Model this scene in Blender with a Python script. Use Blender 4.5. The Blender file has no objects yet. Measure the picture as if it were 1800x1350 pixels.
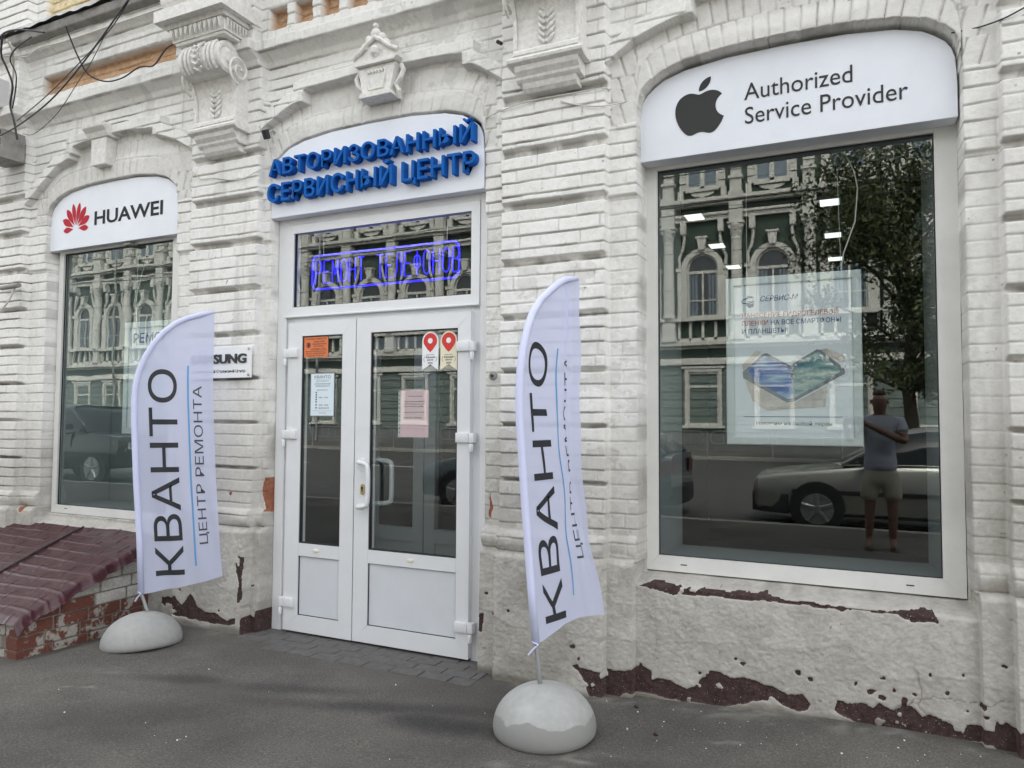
import bpy, bmesh, math, random
import numpy as np
from mathutils import Vector, Matrix
from mathutils.geometry import tessellate_polygon
R = math.radians
random.seed(7)
sc = bpy.context.scene
COL = sc.collection

# ------------------------------------------------------------------ camera, sky, sun, exposure
cam_d = bpy.data.cameras.new('camera')
cam = bpy.data.objects.new('camera', cam_d); COL.objects.link(cam)
cam_d.sensor_width = 36.0
cam_d.lens = 1280.44 / 1800 * 36.0
cam_d.clip_start = 0.05; cam_d.clip_end = 400
yaw, pit, rol = -4.36714e-01, 4.64109e-02, -5.68262e-03
w_ = np.array([math.sin(yaw)*math.cos(pit), math.cos(yaw)*math.cos(pit), math.sin(pit)])
r_ = np.array([math.cos(yaw), -math.sin(yaw), 0.0]); d_ = np.cross(w_, r_)
r2 = r_*math.cos(rol)+d_*math.sin(rol); d2 = -r_*math.sin(rol)+d_*math.cos(rol)
cam.matrix_world = Matrix(((r2[0], -d2[0], -w_[0], 0.0), (r2[1], -d2[1], -w_[1], -3.95),
                           (r2[2], -d2[2], -w_[2], 1.525), (0, 0, 0, 1)))
sc.camera = cam

world = bpy.data.worlds.new('World'); sc.world = world; world.use_nodes = True
wn = world.node_tree; wn.nodes.clear()
sky = wn.nodes.new('ShaderNodeTexSky'); sky.sky_type = 'NISHITA'; sky.sun_disc = False
SUN_EL, SUN_ROT = 52, 22           # sun high behind the near building
sky.sun_elevation = R(SUN_EL); sky.sun_rotation = R(SUN_ROT)
sky.air_density = 1.0; sky.dust_density = 2.5; sky.ozone_density = 1.0
hs = wn.nodes.new('ShaderNodeHueSaturation'); hs.inputs['Saturation'].default_value = 0.26
bg = wn.nodes.new('ShaderNodeBackground'); bg.inputs['Strength'].default_value = 0.15
wo = wn.nodes.new('ShaderNodeOutputWorld')
wn.links.new(sky.outputs[0], hs.inputs['Color']); wm = wn.nodes.new('ShaderNodeMix'); wm.data_type = 'RGBA'; wm.blend_type = 'MULTIPLY'; wm.inputs['Factor'].default_value = 1; wm.inputs[7].default_value = (1, .975, .925, 1)
wn.links.new(hs.outputs[0], wm.inputs[6]); wn.links.new(wm.outputs[2], bg.inputs[0]); wn.links.new(bg.outputs[0], wo.inputs[0])

sun_d = bpy.data.lights.new('sun', 'SUN'); sun_d.energy = 0.9; sun_d.angle = R(12); sun_d.color = (1, .95, .87)
sun = bpy.data.objects.new('sun', sun_d); COL.objects.link(sun)
sv = Vector((math.sin(R(SUN_ROT))*math.cos(R(SUN_EL)), math.cos(R(SUN_ROT))*math.cos(R(SUN_EL)), math.sin(R(SUN_EL))))
sun.rotation_euler = sv.to_track_quat('Z', 'Y').to_euler(); sun.location = (6, 8, 20)

sc.view_settings.view_transform = 'Standard'; sc.view_settings.look = 'None'
sc.view_settings.gamma = 1; sc.view_settings.use_curve_mapping = False
sc.view_settings.exposure = 2.36
sc.cycles.use_denoising = True
sc.cycles.max_bounces = 8; sc.cycles.transparent_max_bounces = 12
sc.cycles.caustics_reflective = False; sc.cycles.caustics_refractive = False
sc.cycles.sample_clamp_indirect = 6

# ------------------------------------------------------------------ helpers
def tag(o, label=None, cat=None, group=None, kind=None):
    if label: o['label'] = label
    if cat: o['category'] = cat
    if group: o['group'] = group
    if kind: o['kind'] = kind
    return o

def empty(name, loc=(0, 0, 0), rz=0, **k):
    o = bpy.data.objects.new(name, None); COL.objects.link(o); o.location = loc; o.rotation_euler = (0, 0, rz)
    o.empty_display_size = .2
    return tag(o, **k)

def link_mesh(name, me, mat, parent=None, smooth=False):
    if mat is not None: me.materials.append(mat)
    if smooth: me.polygons.foreach_set('use_smooth', [True]*len(me.polygons))
    o = bpy.data.objects.new(name, me); COL.objects.link(o)
    if parent is not None: o.parent = parent
    return o

class MB:
    def __init__(s): s.v = []; s.f = []
    def box(s, x0, x1, y0, y1, z0, z1, M=None, bev=0):
        n = len(s.v)
        P = [(x0,y0,z0),(x1,y0,z0),(x1,y1,z0),(x0,y1,z0),(x0,y0,z1),(x1,y0,z1),(x1,y1,z1),(x0,y1,z1)]
        if M is not None: P = [tuple(M @ Vector(p)) for p in P]
        s.v += P
        s.f += [[n+i for i in q] for q in ((0,3,2,1),(4,5,6,7),(0,1,5,4),(1,2,6,5),(2,3,7,6),(3,0,4,7))]
        return s
    def prism(s, pts, y0, y1):            # outline in x,z pushed through y
        n = len(s.v); k = len(pts)
        s.v += [(x, y0, z) for x, z in pts] + [(x, y1, z) for x, z in pts]
        for t in tessellate_polygon([[Vector((x, z, 0)) for x, z in pts]]):
            s.f.append([n+t[0], n+t[1], n+t[2]]); s.f.append([n+k+t[2], n+k+t[1], n+k+t[0]])
        for i in range(k):
            j = (i+1) % k; s.f.append([n+i, n+j, n+k+j, n+k+i])
        return s
    def prism_x(s, pts, x0, x1):          # outline in y,z pushed through x
        n = len(s.v); k = len(pts)
        s.v += [(x0, y, z) for y, z in pts] + [(x1, y, z) for y, z in pts]
        for t in tessellate_polygon([[Vector((y, z, 0)) for y, z in pts]]):
            s.f.append([n+t[0], n+t[1], n+t[2]]); s.f.append([n+k+t[2], n+k+t[1], n+k+t[0]])
        for i in range(k):
            j = (i+1) % k; s.f.append([n+i, n+k+i, n+k+j, n+j])
        return s
    def prism_z(s, pts, z0, z1):
        n = len(s.v); k = len(pts)
        s.v += [(x, y, z0) for x, y in pts] + [(x, y, z1) for x, y in pts]
        for t in tessellate_polygon([[Vector((x, y, 0)) for x, y in pts]]):
            s.f.append([n+t[0], n+t[1], n+t[2]]); s.f.append([n+k+t[2], n+k+t[1], n+k+t[0]])
        for i in range(k):
            j = (i+1) % k; s.f.append([n+i, n+k+i, n+k+j, n+j])
        return s
    def tube(s, pts, r, seg=8, closed=False):
        pts = [Vector(p) for p in pts]; rr = r if isinstance(r, (list, tuple)) else [r]*len(pts)
        n0 = len(s.v); N = len(pts); up = None
        for i, p in enumerate(pts):
            a = pts[(i-1) % N] if (i or closed) else p
            b = pts[(i+1) % N] if (i < N-1 or closed) else p
            t = (b-a).normalized()
            if up is None:
                up = Vector((0, 0, 1)) if abs(t.z) < .9 else Vector((1, 0, 0))
            u = (up - t*up.dot(t)).normalized(); up = u; w = t.cross(u)
            for k in range(seg):
                an = 2*math.pi*k/seg; s.v.append(tuple(p + (u*math.cos(an)+w*math.sin(an))*rr[i]))
        for i in range(N if closed else N-1):
            for k in range(seg):
                a = n0+i*seg; b = n0+((i+1) % N)*seg
                s.f.append([a+k, a+(k+1) % seg, b+(k+1) % seg, b+k])
        if not closed:
            s.f.append([n0+k for k in range(seg)][::-1]); s.f.append([n0+(N-1)*seg+k for k in range(seg)])
        return s
    def lathe(s, prof, c=(0, 0, 0), seg=32, M=None):   # prof: r,z from bottom to top
        n0 = len(s.v)
        for r, z in prof:
            for k in range(seg):
                a = 2*math.pi*k/seg; p = Vector((r*math.cos(a), r*math.sin(a), z))
                if M is not None: p = M @ p
                s.v.append(tuple(p + Vector(c)))
        for i in range(len(prof)-1):
            for k in range(seg):
                a = n0+i*seg; b = a+seg
                s.f.append([a+k, a+(k+1) % seg, b+(k+1) % seg, b+k])
        s.f.append([n0+k for k in range(seg)][::-1]); s.f.append([n0+(len(prof)-1)*seg+k for k in range(seg)])
        return s
    def grid(s, P):                        # P[i][j] points
        n0 = len(s.v); m = len(P[0])
        for row in P: s.v += [tuple(q) for q in row]
        for i in range(len(P)-1):
            for j in range(m-1):
                a = n0+i*m+j; s.f.append([a, a+1, a+m+1, a+m])
        return s
    def build(s, name, mat, parent=None, smooth=False, bevel=0, bseg=2):
        me = bpy.data.meshes.new(name); me.from_pydata(s.v, [], s.f); me.validate()
        bm = bmesh.new(); bm.from_mesh(me)
        bmesh.ops.remove_doubles(bm, verts=bm.verts, dist=1e-6)
        bmesh.ops.recalc_face_normals(bm, faces=bm.faces)
        if bevel:
            ed = [e for e in bm.edges if len(e.link_faces) == 2 and e.calc_face_angle(0) > .6]
            bmesh.ops.bevel(bm, geom=ed, offset=bevel, segments=bseg, profile=.5, affect='EDGES', clamp_overlap=True)
        if smooth and smooth is not True:
            for e in bm.edges:
                if len(e.link_faces) == 2 and e.calc_face_angle(0) > smooth: e.smooth = False
        bm.to_mesh(me); bm.free()
        return link_mesh(name, me, mat, parent, bool(smooth))

def copy_tree(o, parent=None, kids=None):
    c = o.copy(); COL.objects.link(c)
    if parent is not None: c.parent = parent
    for ch in [k for k in KIDS(o)]: copy_tree(ch, c)
    return c
def KIDS(o): return [k for k in bpy.data.objects if k.parent == o and k.name in COL.objects]

# ------------------------------------------------------------------ materials
def mat(name, col, rough=.6, metal=0, noise=None, bump=None, spec=None, emis=None, coat=0):
    """noise=(scale, amount) colour variation; bump=(scale, strength, distance)"""
    m = bpy.data.materials.new(name); m.use_nodes = True; nt = m.node_tree; n = nt.nodes; l = nt.links
    b = n['Principled BSDF']; b.inputs['Base Color'].default_value = (*col, 1); b.inputs['Roughness'].default_value = rough
    b.inputs['Metallic'].default_value = metal
    if spec is not None: b.inputs['Specular IOR Level'].default_value = spec
    if coat: b.inputs['Coat Weight'].default_value = coat; b.inputs['Coat Roughness'].default_value = .06
    tc = n.new('ShaderNodeTexCoord')
    if noise:
        t = n.new('ShaderNodeTexNoise'); t.inputs['Scale'].default_value = noise[0]; t.inputs['Detail'].default_value = 6
        t.inputs['Roughness'].default_value = .65
        l.new(tc.outputs['Object'], t.inputs['Vector'])
        mr = n.new('ShaderNodeMapRange'); mr.inputs['From Min'].default_value = .3; mr.inputs['From Max'].default_value = .7
        mr.inputs['To Min'].default_value = 1-noise[1]; mr.inputs['To Max'].default_value = 1+noise[1]*.6
        l.new(t.outputs['Fac'], mr.inputs['Value'])
        vm = n.new('ShaderNodeVectorMath'); vm.operation = 'SCALE'; vm.inputs[0].default_value = col
        l.new(mr.outputs[0], vm.inputs['Scale']); l.new(vm.outputs[0], b.inputs['Base Color'])
    if bump:
        t = n.new('ShaderNodeTexNoise'); t.inputs['Scale'].default_value = bump[0]; t.inputs['Detail'].default_value = 8
        l.new(tc.outputs['Object'], t.inputs['Vector'])
        bp = n.new('ShaderNodeBump'); bp.inputs['Strength'].default_value = bump[1]; bp.inputs['Distance'].default_value = bump[2]
        l.new(t.outputs['Fac'], bp.inputs['Height']); l.new(bp.outputs[0], b.inputs['Normal'])
    if emis:
        b.inputs['Emission Color'].default_value = (*emis[0], 1); b.inputs['Emission Strength'].default_value = emis[1]
    return m

def glass_mat(name, refl=.14, wav=None, tint=(.96, .975, .97)):
    m = bpy.data.materials.new(name); m.use_nodes = True; nt = m.node_tree; n = nt.nodes; l = nt.links; n.clear()
    o = n.new('ShaderNodeOutputMaterial'); mx = n.new('ShaderNodeMixShader'); tr = n.new('ShaderNodeBsdfTransparent')
    tr.inputs[0].default_value = (*tint, 1)
    gl = n.new('ShaderNodeBsdfGlossy'); gl.inputs['Roughness'].default_value = 0.0; gl.inputs['Color'].default_value = (.95, 1, .98, 1)
    # Schlick curve on |N.I| so that both faces of the pane behave alike
    ge = n.new('ShaderNodeNewGeometry'); dt = n.new('ShaderNodeVectorMath'); dt.operation = 'DOT_PRODUCT'
    l.new(ge.outputs['Normal'], dt.inputs[0]); l.new(ge.outputs['Incoming'], dt.inputs[1])
    ab = n.new('ShaderNodeMath'); ab.operation = 'ABSOLUTE'; l.new(dt.outputs['Value'], ab.inputs[0])
    om = n.new('ShaderNodeMath'); om.operation = 'SUBTRACT'; om.inputs[0].default_value = 1; l.new(ab.outputs[0], om.inputs[1])
    fr = n.new('ShaderNodeMath'); fr.operation = 'POWER'; fr.inputs[1].default_value = 5; l.new(om.outputs[0], fr.inputs[0])
    ad = n.new('ShaderNodeMath'); ad.operation = 'MULTIPLY_ADD'; ad.inputs[1].default_value = .8; ad.inputs[2].default_value = refl; ad.use_clamp = True
    l.new(fr.outputs[0], ad.inputs[0]); l.new(ad.outputs[0], mx.inputs[0]); l.new(tr.outputs[0], mx.inputs[1]); l.new(gl.outputs[0], mx.inputs[2])
    l.new(mx.outputs[0], o.inputs[0])
    if wav:
        tc = n.new('ShaderNodeTexCoord'); mp = n.new('ShaderNodeMapping'); mp.inputs['Scale'].default_value = wav[0]
        t = n.new('ShaderNodeTexNoise'); t.inputs['Scale'].default_value = 1.0; t.inputs['Detail'].default_value = 1
        bp = n.new('ShaderNodeBump'); bp.inputs['Distance'].default_value = wav[1]; bp.inputs['Strength'].default_value = 1
        l.new(tc.outputs['Object'], mp.inputs[0]); l.new(mp.outputs[0], t.inputs['Vector']); l.new(t.outputs['Fac'], bp.inputs['Height'])
        l.new(bp.outputs[0], gl.inputs['Normal'])
    return m

def facade_mat():
    m = bpy.data.materials.new('painted brick'); m.use_nodes = True; nt = m.node_tree; n = nt.nodes; l = nt.links
    b = n['Principled BSDF']; b.inputs['Roughness'].default_value = .85; b.inputs['Specular IOR Level'].default_value = .3
    tc = n.new('ShaderNodeTexCoord'); at = n.new('ShaderNodeAttribute'); at.attribute_name = 'mask'
    at2 = n.new('ShaderNodeAttribute'); at2.attribute_name = 'mask2'
    sp = n.new('ShaderNodeSeparateColor'); l.new(at.outputs['Color'], sp.inputs[0])
    sp2 = n.new('ShaderNodeSeparateColor'); l.new(at2.outputs['Color'], sp2.inputs[0])
    def noise(sc_, det=6, ro=.6):
        t = n.new('ShaderNodeTexNoise'); t.inputs['Scale'].default_value = sc_; t.inputs['Detail'].default_value = det; t.inputs['Roughness'].default_value = ro
        l.new(tc.outputs['Object'], t.inputs['Vector']); return t
    def ramp(src, a, b_, ca, cb):
        mr = n.new('ShaderNodeMapRange'); mr.inputs['From Min'].default_value = a; mr.inputs['From Max'].default_value = b_
        l.new(src, mr.inputs['Value']); mx = n.new('ShaderNodeMix'); mx.data_type = 'RGBA'
        l.new(mr.outputs[0], mx.inputs['Factor']); mx.inputs[6].default_value = (*ca, 1); mx.inputs[7].default_value = (*cb, 1); return mx.outputs[2]
    def mix(f, a, b_, mode='MIX'):
        mx = n.new('ShaderNodeMix'); mx.data_type = 'RGBA'; mx.blend_type = mode
        if isinstance(f, (int, float)): mx.inputs['Factor'].default_value = f
        else: l.new(f, mx.inputs['Factor'])
        for i, q in ((6, a), (7, b_)):
            if isinstance(q, tuple): mx.inputs[i].default_value = (*q, 1)
            else: l.new(q, mx.inputs[i])
        return mx.outputs[2]
    white = ramp(noise(2.3).outputs['Fac'], .35, .65, (.74, .728, .695), (.82, .812, .785))
    white = mix(.35, white, ramp(noise(24, 9, .8).outputs['Fac'], .34, .52, (.46, .44, .395), (.82, .81, .785)))
    # lower plaster: cream-grey and dirtier
    low = ramp(noise(4.5, 8, .7).outputs['Fac'], .35, .66, (.37, .35, .31), (.54, .52, .475))
    low = mix(.5, low, ramp(noise(30, 8, .75).outputs['Fac'], .3, .65, (.29, .27, .24), (.58, .56, .52)))
    c = mix(sp.outputs[2], white, low)
    c = mix(sp2.outputs[0], c, ramp(noise(25).outputs['Fac'], .3, .7, (.40, .24, .14), (.60, .41, .26)))      # ochre panels
    c = mix(sp2.outputs[1], c, ramp(noise(18).outputs['Fac'], .3, .7, (.60, .49, .28), (.76, .66, .43)))      # yellow brick
    c = mix(sp.outputs[1], c, (.15, .135, .11))                                                            # joint dirt, with shade painted into bed joints and ledge grooves
    mar = ramp(noise(35, 8, .7).outputs['Fac'], .3, .68, (.026, .014, .014), (.075, .046, .042))
    spk = n.new('ShaderNodeTexNoise'); spk.inputs['Scale'].default_value = 160; l.new(tc.outputs['Object'], spk.inputs['Vector'])
    mar = mix(1.0, mar, ramp(spk.outputs['Fac'], .69, .73, (0, 0, 0), (.4, .38, .35)), 'ADD')
    def crisp(sock, amt=.35):
        a = n.new('ShaderNodeMath'); a.operation = 'MULTIPLY_ADD'; a.inputs[1].default_value = amt; l.new(noise(70, 4, .7).outputs['Fac'], a.inputs[0]); l.new(sock, a.inputs[2])
        r = n.new('ShaderNodeMapRange'); r.inputs['From Min'].default_value = .5+amt*.5-.06; r.inputs['From Max'].default_value = .5+amt*.5+.06; l.new(a.outputs[0], r.inputs['Value']); return r.outputs[0]
    c = mix(crisp(sp.outputs[0]), c, mar)
    c = mix(crisp(sp2.outputs[2]), c, ramp(noise(40).outputs['Fac'], .3, .7, (.20, .07, .04), (.36, .15, .09)))       # bare brick
    l.new(c, b.inputs['Base Color'])
    bp = n.new('ShaderNodeBump'); bp.inputs['Strength'].default_value = .5; bp.inputs['Distance'].default_value = .0025
    l.new(noise(120, 6, .7).outputs['Fac'], bp.inputs['Height'])
    bp2 = n.new('ShaderNodeBump'); bp2.inputs['Strength'].default_value = .4; bp2.inputs['Distance'].default_value = .0035
    l.new(noise(45, 5, .6).outputs['Fac'], bp2.inputs['Height']); l.new(bp.outputs[0], bp2.inputs['Normal']); l.new(bp2.outputs[0], b.inputs['Normal'])
    return m

M = {}
M['facade'] = facade_mat()
M['stucco'] = mat('painted stucco', (.76, .745, .71), .8, noise=(30, .18), bump=(60, .5, .006))
M['slab'] = mat('weathered slab', (.30, .29, .27), .9, noise=(9, .35), bump=(50, .5, .006))
M['tin'] = mat('sheet metal drip', (.42, .42, .41), .45, .6, noise=(12, .3))
M['pvc'] = mat('white plastic frame', (.74, .75, .765), .35, noise=(3, .04))
M['pvc_old'] = mat('old white plastic frame', (.70, .695, .67), .45, noise=(4, .09))
M['panel'] = mat('door panel', (.66, .685, .72), .4, noise=(5, .04), bump=(9, .15, .003))
M['gasket'] = mat('black gasket', (.02, .022, .024), .6)
M['glassR'] = glass_mat('window glass', .070, ((1.5, 1.5, 1.5), .00015))
M['glassL'] = glass_mat('wavy window glass', .078, ((3.2, 1, 5.5), .0003), (.93, .96, .955))
M['glassD'] = glass_mat('door glass', .07, ((3.0, 1, 3.5), .0002))
M['sign'] = mat('white sign panel', (.76, .79, .85), .4, noise=(2.5, .05))
M['sign_side'] = mat('sign return', (.55, .55, .55), .5)
M['logo_dark'] = mat('charcoal vinyl', (.038, .038, .038), .6, spec=.25)
M['logo_black'] = mat('black vinyl', (.012, .012, .014), .6, spec=.25)
M['red'] = mat('red vinyl', (.48, .012, .028), .6, spec=.2)
M['pinred'] = mat('pin red', (.60, .03, .025), .5)
M['blue_face'] = mat('blue letter face', (.008, .11, .42), .75, noise=(6, .08), spec=.15)
M['white_vinyl'] = mat('white vinyl', (.82, .83, .85), .45)
M['cream'] = mat('cream vinyl', (.78, .73, .55), .5)
M['orange'] = mat('orange sticker', (.72, .19, .06), .5)
M['ink'] = mat('black ink', (.03, .03, .035), .6)
M['ink_grey'] = mat('grey ink', (.16, .17, .2), .6)
M['ink_red'] = mat('red brown ink', (.42, .10, .08), .6)
M['ink_blue'] = mat('navy ink', (.04, .07, .20), .6)
M['paper'] = mat('pale blue paper', (.70, .80, .86), .6)
M['pink'] = mat('pink paper', (.74, .50, .55), .6)
M['brass'] = mat('brass', (.55, .45, .2), .35, .8)
M['chrome'] = mat('dull steel', (.45, .46, .47), .35, .9)
M['black'] = mat('black plastic', (.02, .02, .022), .45)
M['cable_b'] = mat('black cable', (.025, .025, .03), .5)
M['cable_w'] = mat('painted cable', (.62, .60, .55), .7)
M['neon'] = mat('blue neon tube', (.03, .02, .6), .4, emis=((.01, .005, 1.0), .5))
M['acrylic'] = mat('clear acrylic', (.1, .11, .12), .2)
M['lamp'] = mat('ceiling lamp', (.9, .9, .9), .5, emis=((.9, 1, .95), .3))
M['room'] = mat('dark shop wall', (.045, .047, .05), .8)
M['room_blue'] = mat('navy shop floor', (.04, .045, .09), .5)
M['reveal'] = mat('inner reveal', (.19, .215, .215), .6)
M['backboard'] = mat('grey green blind', (.13, .155, .155), .7)
M['alu'] = mat('silver snap frame', (.46, .51, .51), .4, .1)
M['asphalt'] = None
M['paver'] = mat('grey pavers', (.115, .11, .105), .85, noise=(22, .25), bump=(120, .6, .004))
M['concrete'] = None
M['maroon'] = None
M['brick_low'] = None

def asphalt_mat():
    m = bpy.data.materials.new('old asphalt'); m.use_nodes = True; nt = m.node_tree; n = nt.nodes; l = nt.links
    b = n['Principled BSDF']; b.inputs['Roughness'].default_value = .85; b.inputs['Specular IOR Level'].default_value = .3
    tc = n.new('ShaderNodeTexCoord')
    def noise(s, d=5, r=.6):
        t = n.new('ShaderNodeTexNoise'); t.inputs['Scale'].default_value = s; t.inputs['Detail'].default_value = d; t.inputs['Roughness'].default_value = r
        l.new(tc.outputs['Object'], t.inputs['Vector']); return t.outputs['Fac']
    def cr(src, stops):
        c = n.new('ShaderNodeValToRGB'); l.new(src, c.inputs[0]); e = c.color_ramp.elements
        e[0].position, e[0].color = stops[0][0], (*stops[0][1], 1); e[1].position, e[1].color = stops[-1][0], (*stops[-1][1], 1)
        for p, q in stops[1:-1]: k = e.new(p); k.color = (*q, 1)
        return c.outputs[0]
    def mix(f, a, b_, mode='MIX'):
        mx = n.new('ShaderNodeMix'); mx.data_type = 'RGBA'; mx.blend_type = mode
        if isinstance(f, (int, float)): mx.inputs['Factor'].default_value = f
        else: l.new(f, mx.inputs['Factor'])
        l.new(a, mx.inputs[6]); l.new(b_, mx.inputs[7]); return mx.outputs[2]
    base = cr(noise(.9, 4), [(.33, (.078, .074, .068)), (.5, (.106, .10, .092)), (.68, (.145, .136, .124))])
    grit = cr(noise(95, 6, .85), [(.32, (.30, .30, .31)), (.45, (.85, .85, .85)), (.56, (1.15, 1.12, 1.08)), (.70, (2.6, 2.5, 2.35))])
    c = mix(1.0, base, grit, 'MULTIPLY')
    at = n.new('ShaderNodeAttribute'); at.attribute_name = 'mask'; sp = n.new('ShaderNodeSeparateColor'); l.new(at.outputs['Color'], sp.inputs[0])
    dk = n.new('ShaderNodeRGB'); dk.outputs[0].default_value = (.042, .041, .041, 1)
    dkg = mix(1.0, dk.outputs[0], grit, 'MULTIPLY'); c = mix(sp.outputs[0], c, dkg)
    pl = n.new('ShaderNodeRGB'); pl.outputs[0].default_value = (.33, .32, .29, 1); c = mix(sp.outputs[1], c, pl.outputs[0])
    # scattered pale aggregate chips
    vo = n.new('ShaderNodeTexVoronoi'); vo.inputs['Scale'].default_value = 34; l.new(tc.outputs['Object'], vo.inputs['Vector'])
    lt = n.new('ShaderNodeMath'); lt.operation = 'LESS_THAN'; lt.inputs[1].default_value = .06; l.new(vo.outputs['Distance'], lt.inputs[0])
    gt = n.new('ShaderNodeMath'); gt.operation = 'GREATER_THAN'; gt.inputs[1].default_value = .93
    sc2 = n.new('ShaderNodeSeparateColor'); l.new(vo.outputs['Color'], sc2.inputs[0]); l.new(sc2.outputs[0], gt.inputs[0])
    mu = n.new('ShaderNodeMath'); mu.operation = 'MULTIPLY'; l.new(lt.outputs[0], mu.inputs[0]); l.new(gt.outputs[0], mu.inputs[1])
    ch = n.new('ShaderNodeRGB'); ch.outputs[0].default_value = (.34, .33, .31, 1); c = mix(mu.outputs[0], c, ch.outputs[0])
    l.new(c, b.inputs['Base Color'])
    bp = n.new('ShaderNodeBump'); bp.inputs['Strength'].default_value = .8; bp.inputs['Distance'].default_value = .006
    l.new(noise(170, 4, .7), bp.inputs['Height']); l.new(bp.outputs[0], b.inputs['Normal'])
    return m
M['asphalt'] = asphalt_mat()

def patch_mat(name, cols, scale=5, bumpd=.004, thr=(.45, .55), rough=.8, fine=None):
    """two-tone material: cols[0] with worn patches of cols[1]"""
    m = bpy.data.materials.new(name); m.use_nodes = True; nt = m.node_tree; n = nt.nodes; l = nt.links
    b = n['Principled BSDF']; b.inputs['Roughness'].default_value = rough
    tc = n.new('ShaderNodeTexCoord'); t = n.new('ShaderNodeTexNoise'); t.inputs['Scale'].default_value = scale; t.inputs['Detail'].default_value = 9; t.inputs['Roughness'].default_value = .68
    l.new(tc.outputs['Object'], t.inputs['Vector'])
    mr = n.new('ShaderNodeMapRange'); mr.inputs['From Min'].default_value = thr[0]; mr.inputs['From Max'].default_value = thr[1]; l.new(t.outputs['Fac'], mr.inputs['Value'])
    t2 = n.new('ShaderNodeTexNoise'); t2.inputs['Scale'].default_value = fine or scale*9; t2.inputs['Detail'].default_value = 7; l.new(tc.outputs['Object'], t2.inputs['Vector'])
    mx = n.new('ShaderNodeMix'); mx.data_type = 'RGBA'; mx.inputs[6].default_value = (*cols[0], 1); mx.inputs[7].default_value = (*cols[1], 1); l.new(mr.outputs[0], mx.inputs['Factor'])
    m2 = n.new('ShaderNodeMapRange'); m2.inputs['From Min'].default_value = .3; m2.inputs['From Max'].default_value = .7; m2.inputs['To Min'].default_value = .78 if scale > 4 else .93; m2.inputs['To Max'].default_value = 1.12 if scale > 4 else 1.05
    l.new(t2.outputs['Fac'], m2.inputs['Value']); vm = n.new('ShaderNodeVectorMath'); vm.operation = 'SCALE'; l.new(mx.outputs[2], vm.inputs[0]); l.new(m2.outputs[0], vm.inputs['Scale'])
    l.new(vm.outputs[0], b.inputs['Base Color'])
    bp = n.new('ShaderNodeBump'); bp.inputs['Strength'].default_value = .5; bp.inputs['Distance'].default_value = bumpd; l.new(t2.outputs['Fac'], bp.inputs['Height']); l.new(bp.outputs[0], b.inputs['Normal'])
    return m
M['concrete'] = patch_mat('cast concrete', ((.29, .292, .28), (.345, .346, .333)), 3, .003, (.35, .65), fine=26)
M['concrete2'] = patch_mat('patched concrete', ((.31, .314, .303), (.37, .373, .362)), 3, .003, (.4, .6), .85, 26)
def band(m, zc, col):
    """a darker water-stained lower band with a wavy rim"""
    nt = m.node_tree; n = nt.nodes; l = nt.links; b = n['Principled BSDF']; src = b.inputs['Base Color'].links[0].from_socket
    tc = n.new('ShaderNodeTexCoord'); sp = n.new('ShaderNodeSeparateXYZ'); l.new(tc.outputs['Object'], sp.inputs[0])
    t = n.new('ShaderNodeTexNoise'); t.inputs['Scale'].default_value = 5; t.inputs['Detail'].default_value = 6; l.new(tc.outputs['Object'], t.inputs['Vector'])
    a = n.new('ShaderNodeMath'); a.operation = 'MULTIPLY_ADD'; a.inputs[1].default_value = .14; l.new(t.outputs['Fac'], a.inputs[0]); l.new(sp.outputs['Z'], a.inputs[2])
    mr = n.new('ShaderNodeMapRange'); mr.inputs['From Min'].default_value = zc; mr.inputs['From Max'].default_value = zc+.006; l.new(a.outputs[0], mr.inputs['Value'])
    mx = n.new('ShaderNodeMix'); mx.data_type = 'RGBA'; mx.inputs[6].default_value = (*col, 1); l.new(mr.outputs[0], mx.inputs['Factor']); l.new(src, mx.inputs[7]); l.new(mx.outputs[2], b.inputs['Base Color'])
band(M['concrete2'], .175, (.235, .235, .224))
M['maroon'] = patch_mat('worn maroon paint', ((.042, .006, .011), (.085, .03, .034)), 9, .003, (.5, .7), .33, 40)
M['brick_low'] = patch_mat('peeling painted brick', ((.15, .05, .034), (.38, .355, .315)), 6, .006, (.50, .54), .85, 60)
M['brick_white'] = patch_mat('dirty painted brick', ((.44, .42, .37), (.60, .58, .54)), 6, .005, (.4, .6), .85, 60)
M['mortar'] = mat('grey mortar', (.24, .22, .19), .9, noise=(30, .3), bump=(60, .6, .006))

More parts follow.
